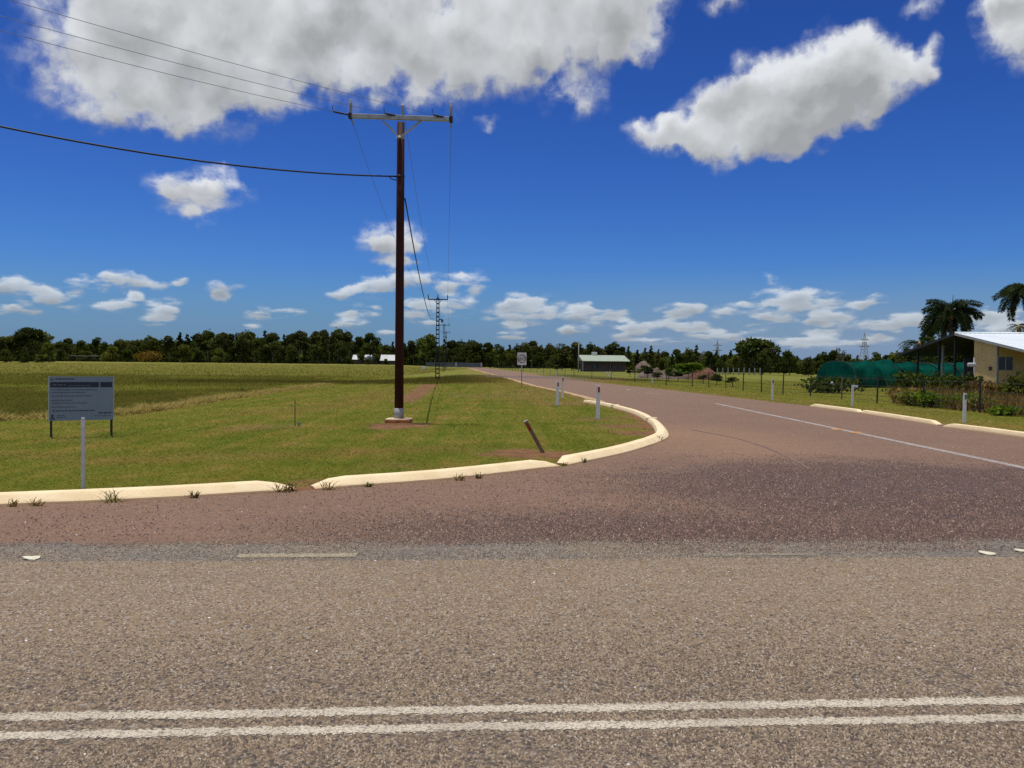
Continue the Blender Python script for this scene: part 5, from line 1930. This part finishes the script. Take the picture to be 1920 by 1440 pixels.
# pale rail fence below the left trees
fa, fb = at(132, 667, 330), at(186, 666, 330)
rf_ = thing('rail_fence', 'pale rail fence in front of the left treeline', 'fence', ((fa.x + fb.x) / 2, 330, float(gz(fa.x, 330))))
zr_ = fa.z - rf_.location.z
fl = fb.x - fa.x
MB().box((0, 0, zr_), (fl, .15, .22)).build('rail', M['trim'], rf_)
MB().box((0, .05, zr_ * .55), (fl, .12, .18)).build('rail', M['dark_lining'], rf_)
for j in range(5):
    MB().box((fl * (j / 4 - .5), .1, zr_ / 2), (.18, .18, zr_)).build('post', M['dark_lining'], rf_)

# ------------------------------------------------------------------ right wire fence
FP = FENCE[3:]
far_posts = [tuple(p_[:2]) for p_ in smooth_line(FENCE[:4], 9.0)][6:-1]
wf_ = thing('wire_fence', 'wire mesh fence with dark steel posts along the right verge', 'fence', (FP[8][0], FP[8][1], 0))
o0 = Vector((FP[8][0], FP[8][1], 0))
FH = 1.15
allp = far_posts + FP
for i, (x_, y_) in enumerate(allp):
    hh = FH + R_.uniform(-.05, .12)
    MB().bar((x_ - o0.x, y_ - o0.y, 0), (x_ - o0.x + R_.uniform(-.03, .03), y_ - o0.y, hh), .055, .05).build('post', M['rusty'] if i % 5 == 4 else M['dark_steel'], wf_)
for z in (.12, .34, .56, .78, FH - .05):
    MB().tube([(x_ - o0.x, y_ - o0.y, z) for x_, y_ in allp], .008, 4).build('strand', M['dark_steel'], wf_)
mb = MB()
for (xa, ya), (xb, yb) in zip(allp[:-1], allp[1:]):
    nn = int(math.hypot(xb - xa, yb - ya) / .3)
    for j in range(nn):
        t = (j + .5) / nn
        x_, y_ = xa + (xb - xa) * t - o0.x, ya + (yb - ya) * t - o0.y
        mb.add([(x_ - .003, y_, .1), (x_ + .003, y_, .1), (x_, y_, FH - .05), (x_, y_ + .004, .1)], [(0, 1, 2), (1, 3, 2), (3, 0, 2)])
tag(mb.build('wire_mesh', M['dark_steel'], wf_), None, None, kind='stuff')
# second fence across the far field
fa, fb = at(1345, 702, 150), at(1425, 703, 150)
w2 = thing('wire_fence', 'grey post fence under the trees across the right field', 'fence', ((fa.x + fb.x) / 2, 150, 0))
fl = fb.x - fa.x
for j in range(9):
    MB().box((fl * (j / 8 - .5), 0, .65), (.16, .16, 1.3 + .1 * (j % 3))).build('post', M['grey_paint'], w2)
for z in (.4, .8, 1.15):
    MB().box((0, .05, z), (fl, .03, .04)).build('strand', M['dark_steel'], w2)

# ------------------------------------------------------------------ cream house with deep verandah
HX, HY0, HYR, HY1 = 31.2, 50.0, 58.5, 67.2
house = thing('house', 'cream house with a wide white steel roof and dark open verandah', 'building', (HX, HY0, 0))
ze, zr_ = 2.60, 4.02
Lh = 17.0


def roof_sheet(y0, z0, y1, z1, name, mat, lift):
    """corrugated sheets: ribs run down the slope"""
    mb_ = MB()
    n_ = int(Lh / .17)
    v_, f_ = [], []
    for i in range(n_ + 1):
        x_ = Lh * i / n_
        dz = .018 if i % 2 else 0
        v_ += [(x_, y0, z0 + dz + lift), (x_, y1, z1 + dz + lift)]
    for i in range(n_):
        f_.append((2 * i, 2 * i + 2, 2 * i + 3, 2 * i + 1))
    return mb_.add(v_, f_).build(name, mat, house)


roof_sheet(0, ze, HYR - HY0, zr_, 'roof', M['roof_white'], .06)
roof_sheet(HYR - HY0, zr_, HY1 - HY0, ze, 'roof', M['roof_white'], .06)
yr_ = HYR - HY0
yb_ = HY1 - HY0
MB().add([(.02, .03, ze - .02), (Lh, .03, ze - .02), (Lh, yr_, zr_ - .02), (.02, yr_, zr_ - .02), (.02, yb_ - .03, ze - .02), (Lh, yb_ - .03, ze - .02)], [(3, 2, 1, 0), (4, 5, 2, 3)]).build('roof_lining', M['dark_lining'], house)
MB().bar((-.02, -.05, ze + .01), (-.02, yr_, zr_ + .01), .05, .17).build('barge_board', M['trim'], house)
MB().bar((-.02, yr_, zr_ + .012), (-.02, yb_ + .05, ze + .012), .05, .17).build('barge_board', M['dark_steel'], house)
MB().tube([(0, yr_, zr_ + .08), (Lh, yr_, zr_ + .08)], .09, 8).build('ridge_cap', M['roof_white'], house, True)
MB().box((Lh / 2, -.07, ze - .01), (Lh, .12, .13)).build('gutter', M['trim'], house)
# room at the near end
ry0, ry1 = 3.75, 6.4
wx0 = .2
zroof = lambda yy: ze + (zr_ - ze) * yy / yr_ - .03
mb = MB()
mb.add([(wx0, ry0, 0), (wx0, ry1, 0), (wx0, ry1, zroof(ry1)), (wx0, ry0, zroof(ry0)), (wx0 + .12, ry0, 0), (wx0 + .12, ry1, 0), (wx0 + .12, ry1, zroof(ry1)), (wx0 + .12, ry0, zroof(ry0))],
       [(3, 2, 1, 0), (4, 5, 6, 7), (0, 1, 5, 4), (1, 2, 6, 5), (2, 3, 7, 6), (3, 0, 4, 7)])
mb.build('gable_wall', M['cream'], house)
zf = zroof(ry0)
wx, ww, wz, wh = wx0 + .58, 1.02, 1.95, .92
fr_ = [(wx0 + .12, wx - ww / 2, 0, zf), (wx + ww / 2, Lh - .4, 0, zf), (wx - ww / 2, wx + ww / 2, 0, wz - wh / 2), (wx - ww / 2, wx + ww / 2, wz + wh / 2, zf)]
mb = MB()
for x0_, x1_, z0_, z1_ in fr_:
    if x1_ > x0_:
        mb.box(((x0_ + x1_) / 2, ry0 + .06, (z0_ + z1_) / 2), (x1_ - x0_, .12, z1_ - z0_))
mb.build('front_wall', M['cream'], house)
MB().box((wx0 + .02, ry0 - .01, zf / 2), (.07, .07, zf)).build('corner_trim', M['trim'], house)
win = MB().box((wx, ry0 + .02, wz + wh / 2 - .02), (ww, .07, .05)).box((wx, ry0 + .02, wz - wh / 2 + .02), (ww, .07, .05)).box((wx - ww / 2 + .025, ry0 + .021, wz), (.05, .07, wh - .09)).box((wx + ww / 2 - .025, ry0 + .021, wz), (.05, .07, wh - .09)).box((wx, ry0 + .022, wz), (.06, .07, wh - .09)).build('window', M['trim'], house)
for sx in (-1, 1):
    MB().box((wx + sx * ww * .245, ry0 + .045, wz), (ww * .43, .012, wh - .1)).build('pane', M['glass'], win)
MB().box((wx0 + 6, ry1 + .06, zroof(ry1) / 2), (11.6, .12, zroof(ry1))).build('room_wall', M['cream'], house)
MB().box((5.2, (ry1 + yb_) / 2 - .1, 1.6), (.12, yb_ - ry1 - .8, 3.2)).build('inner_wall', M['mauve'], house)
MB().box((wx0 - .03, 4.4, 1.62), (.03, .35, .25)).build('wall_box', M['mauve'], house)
for yy, mt in ((9.0, 'dark_steel'), (11.2, 'dark_steel'), (14.4, 'dark_steel'), (12.2, 'trim')):
    zz = zr_ - (zr_ - ze) * (yy - yr_) / (yb_ - yr_) - .05
    MB().box((.3 if mt != 'trim' else 1.1, yy, zz / 2), (.13, .13, zz)).build('verandah_post', M[mt], house)
# post-mounted pale box near the house
b_ = at(1823, 725, 46)
b_.z = 0
lp = thing('post_box', 'pale box on a thin post standing before the cream house', 'post box', b_)
zz = at(1823, 684, 46).z
MB().tube([(.06, 0, 0), (.06, 0, zz + .4)], .03, 7).build('post', M['trim'], lp, True)
MB().box((-.06, 0, zz), (.42, .25, .22)).build('box', M['pale_plastic'], lp, bevel=.06)

# ------------------------------------------------------------------ teal netting tunnel
NX0, NX1, NY = 26.0, 40.2, 66.4
net = thing('netting_tunnel', 'long teal shade netting tunnel between the field and the house', 'netting tunnel', (NX0, NY, 0), .42)
nt_h, nt_w = 2.15, 4.2
nu, nv = 90, 22
U, V = np.meshgrid(np.linspace(0, NX1 - NX0, nu), np.linspace(0, PI, nv), indexing='ij')
sagf = .42 * (.5 + vnoise(U * .5, U * 0, 1.0, 33)) * np.abs(np.sin(U * PI / 2.4)) ** .8
wr = (vnoise(U * 1.0, V * 2.0, 1.2, 31) - .5) * .55 + (vnoise(U * 2, V * 4.0, 1.6, 32) - .5) * .25
rr_ = 1 + wr * .35
Yv = -np.cos(V) * nt_w / 2 * np.abs(np.cos(V)) ** -.35 * rr_ if False else -np.sign(np.cos(V)) * np.abs(np.cos(V)) ** .75 * nt_w / 2 * (1 + wr * .25)
Zv = np.abs(np.sin(V)) ** .75 * (nt_h - sagf) * (1 + wr * .26) * (1 + .22 * (vnoise(U * .35, V * 0, 1.0, 34) - .5))
idx = np.arange(nu * nv).reshape(nu, nv)
q = np.stack([idx[:-1, :-1], idx[1:, :-1], idx[1:, 1:], idx[:-1, 1:]], -1).reshape(-1, 4)
link('net_cover', np_mesh('net_cover', np.stack([U, Yv, Zv], -1).reshape(-1, 3), q, M['net'], True), net)
for i in range(7):
    xx = (NX1 - NX0) * i / 6
    MB().tube([(xx, -math.copysign(abs(math.cos(a)) ** .75, math.cos(a)) * (nt_w / 2 - .03), abs(math.sin(a)) ** .75 * (nt_h - .05)) for a in np.linspace(0, PI, 18)], .03, 6).build('hoop', M['dark_steel'], net, True)
pts = [(-math.copysign(abs(math.cos(a)) ** .75, math.cos(a)) * nt_w / 2, abs(math.sin(a)) ** .75 * nt_h * .98) for a in np.linspace(0, PI, 18)]
MB().add([(-.02 - .25 * (1 - z_ / nt_h), y_, z_) for y_, z_ in pts] + [(-.3, .2, .2)], [(i, i + 1, 18) for i in range(17)]).build('end_net', M['net'], net)
o = MB().box((0, 0, .28), (1.1, .8, .5)).build('white_sack', M['white_trim'], None, True, .2)
b_ = at(1562, 718, 64.6)
o.location = (b_.x, 64.6, 0)
tag(o, 'white sack lying at the open end of the netting tunnel', 'sack')


# ------------------------------------------------------------------ palms and garden plants
def frond_mesh(L_, droop, seed, plume=True, nl=360, ll=.50):
    r = random.Random(seed)
    n = 14
    sp_ = []
    for i in range(n + 1):
        t = i / n
        sp_.append(Vector((L_ * (t - .12 * t * t * droop), 0, L_ * (.55 * t - (.45 + .55 * droop) * t * t))))
    mb_ = MB()
    mb_.tube(sp_, [.035 * (1 - .8 * i / n) for i in range(n + 1)], 5, False)
    for i in range(nl):
        t = .14 + .86 * (i + r.random()) / nl
        k_ = min(n - 1, int(t * n))
        p0 = sp_[k_].lerp(sp_[k_ + 1], t * n - k_)
        d = (sp_[k_ + 1] - sp_[k_]).normalized()
        a = r.uniform(0, 2 * PI) if plume else (PI / 2 if i % 2 else -PI / 2) + r.uniform(-.35, .35)
        side = Vector((0, 1, 0))
        up_ = d.cross(side)
        o_ = (side * math.sin(a) + up_ * math.cos(a) + d * .55).normalized()
        l_ = ll * (1 - .55 * abs(t - .45)) * r.uniform(.8, 1.1)
        tip = p0 + o_ * l_ + Vector((0, 0, -.22 * l_))
        w_ = d * .036
        m_ = p0.lerp(tip, .5) + Vector((0, 0, .04 * l_))
        mb_.add([p0 - w_ * .4, m_ - w_, tip, m_ + w_], [(0, 1, 2, 3)])
    return mb_.mesh('frond', M['palm_leaf'])


FR = [frond_mesh(2.7, .75, 1), frond_mesh(2.6, 1.0, 2), frond_mesh(2.4, .45, 3)]
FRG = [frond_mesh(2.3, .8, 4, False, 70, .6), frond_mesh(2.1, .5, 5, False, 70, .6)]


def palm(px, py, Y, label, nf, seed, fr, scale=1.0, spike=True, extra=0.0):
    c = at(px, py, Y)
    p_ = thing('palm_tree', label, 'palm tree', (c.x, Y, 0), 0, 'palms behind the cream house')
    h = c.z
    r = random.Random(seed)
    MB().tube([(0, 0, -.1), (.05, 0, h * .4), (0, 0, h - .8)], [.22, .17, .15], 10).build('trunk', M['palm_bark'], p_, True)
    MB().tube([(0, 0, h - .8), (0, 0, h - .3), (0, 0, h + .1)], [.16, .19, .10], 10).build('crownshaft', M['crownshaft'], p_, True)
    for i in range(nf):
        o = link('frond', fr[i % len(fr)], p_)
        o.location = (0, 0, h - .05 + extra * r.random())
        o.rotation_euler = (r.uniform(-.2, .2), r.uniform(-.6, .75), i * 2.399 + r.uniform(-.25, .25))
        s = r.uniform(.85, 1.1) * scale
        o.scale = (s, s, s)
    if spike:
        MB().tube([(0, 0, h), (.1, 0, h + .9), (.16, .02, h + 1.6)], [.05, .04, .012], 6).build('new_spear', M['palm_leaf'], p_)
    return p_


palm(1784, 583, 80, 'bushy dark palm rising behind the ridge of the cream house', 23, 3, FR, 1.08)
palm(1768, 610, 84, 'shorter dark palm tucked behind the bushy dark palm', 18, 5, FR, .85, False)
palm(1926, 552, 74, 'tall palm cut off by the right edge, above the white roof', 24, 8, FR, 1.06, False, .6)
palm(1724, 642, 77, 'low bright green palm at the far end of the verandah', 14, 11, FRG, .85, False)
palm(1911, 611, 72, 'small green palm just above the white roof at the right edge', 10, 13, FRG, .5, False)
GARD = [(1752, 620, 690, 88, 3.8, 'dark_leaf', 'dense dark shrub below the palms behind the house'), (1712, 655, 690, 84, 3.2, 'dark_leaf', 'low dark shrub behind the end of the netting tunnel'), (1770, 660, 690, 78, 3.5, 'dark_leaf', 'dark shrub seen through the open verandah'),
        (1815, 652, 690, 77, 3.0, 'dark_leaf', 'dark shrub behind the house seen between post box and gable wall'), (1742, 662, 690, 80, 3.4, 'dark_leaf', 'dark shrub beyond the verandah posts under the ridge'),
        (1690, 664, 690, 90, 2.6, 'olive_leaf', 'olive shrub beyond the netting tunnel left of the house')]
for i, (px, yt, yb, Y, w_, mt, lab) in enumerate(GARD):
    b_ = at(px, yb, Y)
    shrub('garden_shrub', lab, (b_.x, Y, 0), w_, at(px, yt, Y).z, mt, 900, .24, 60 + i, group='shrubs round the house')
# overgrown bank behind the fence
WEEDS = [(1692, 757, 728, 1.9, 'dry_weed', 'tan dry bush at the left end of the overgrown bank'), (1712, 762, 733, 1.6, 'green_weed', 'yellow green bush on the bank behind the fence'), (1752, 766, 735, 1.8, 'bright_leaf', 'bright green creeper bush on the bank below the house'),
         (1795, 768, 737, 1.8, 'bright_leaf', 'bright green bush beside the near guide post'), (1838, 772, 742, 1.2, 'green_weed', 'olive bush just right of the near guide post'), (1886, 781, 762, 1.5, 'bright_leaf', 'low green bush at the right end of the overgrown bank')]
for i, (px, yb, yt, w_, mt, lab) in enumerate(WEEDS):
    b_ = G(px, yb) + Vector((.35, .5, 0))
    shrub('bank_bush', lab, b_, w_, at(px, yt, b_.y).z, mt, 800, .065, 80 + i, group='bushes on the overgrown bank')
DARKW = [(1705, 698, 46, 2.6, 'dark_leaf', 'tall dark brush behind the yellow green bush'), (1738, 700, 45, 2.4, 'dark_leaf', 'dark brush behind the bright green creeper bush'), (1768, 703, 44, 2.4, 'dark_leaf', 'dusky brush below the verandah posts'),
         (1800, 706, 43, 2.4, 'dark_leaf', 'dark brush below the gable wall'), (1848, 715, 42, 2.4, 'dry_weed', 'brown dry brush below the corner of the house'), (1885, 722, 41, 2.2, 'dry_weed', 'brown dry brush below the window'), (1922, 700, 38, 2.2, 'olive_leaf', 'leafy brush at the right edge before the house')]
for i, (px, yt, Y, w_, mt, lab) in enumerate(DARKW):
    b_ = at(px, 720, Y)
    shrub('bank_brush', lab, (b_.x, Y, 0), w_, at(px, yt, Y).z, mt, 650, .11, 120 + i, group='brush between the fence and the house')
n_ = 30000
x = rng.uniform(16.9, 30, n_)
y = rng.uniform(27, 50, n_)
ok = (x > np.interp(y, [q[1] for q in FENCE[::-1]], [q[0] for q in FENCE[::-1]]) + .1) & (x / y > .46)
x, y = x[ok], y[ok]
v, f = make_blades(x, y, (.25 + .55 * rng.random(len(x))) * (.4 + .9 * vnoise(x, y, .6, 41)), .03 + .02 * rng.random(len(x)), .6)
tag(link('dry_grass', np_mesh('dry_grass', v, f, M['dry_weed'])), 'tall brown dry grass on the bank below the cream house', None, kind='stuff')
# green weeds by the netting tunnel mouth
b_ = G(1560, 737)
shrub('bank_bush', 'blue green weed clump in front of the netting tunnel mouth', b_, 4.2, .95, 'dark_leaf', 700, .13, 150, group='bushes on the overgrown bank')


# ------------------------------------------------------------------ transmission towers far behind
def pylon(px, ytop, ybase, Y, label, wb):
    c = at(px, ybase, Y)
    h = at(px, ytop, Y).z
    t_ = thing('transmission_tower', label, 'pylon', (c.x, Y, 0), .4, 'far transmission towers')
    mb = MB()
    for sx in (-1, 1):
        for sy in (-1, 1):
            mb.bar((sx * wb, sy * wb, 0), (sx * wb * .25, sy * wb * .25, h * .75), .35, .35)
            mb.bar((sx * wb * .25, sy * wb * .25, h * .75), (0, 0, h), .3, .3)
    mb.build('mast', M['steel'], t_)
    mb = MB()
    nz = 9
    for i in range(nz):
        z0, z1 = h * .75 * i / nz, h * .75 * (i + 1) / nz
        a0, a1 = wb * (1 - .75 * i / nz), wb * (1 - .75 * (i + 1) / nz)
        for s in (-1, 1):
            mb.bar((-a0, s * a0, z0), (a1, s * a1, z1), .2, .2)
            mb.bar((a0, s * a0, z0), (-a1, s * a1, z1), .2, .2)
            mb.bar((s * a0, -a0, z0), (s * a1, a1, z1), .2, .2)
    mb.build('bracing', M['steel'], t_)
    for z, w_ in ((.62, 5.2), (.80, 4.2)):
        MB().bar((-w_, 0, h * z), (w_, 0, h * z), .5, .5).bar((-w_, 0, h * z), (0, 0, h * z + 1.6), .25, .25).bar((w_, 0, h * z), (0, 0, h * z + 1.6), .25, .25).build('cross_arm', M['steel'], t_)
    return t_


pylon(1620, 623, 688, 620, 'larger grey lattice transmission tower above the netting tunnel', 3.2)
pylon(1344.5, 637, 688, 720, 'smaller grey lattice transmission tower above the middle trees', 2.4)
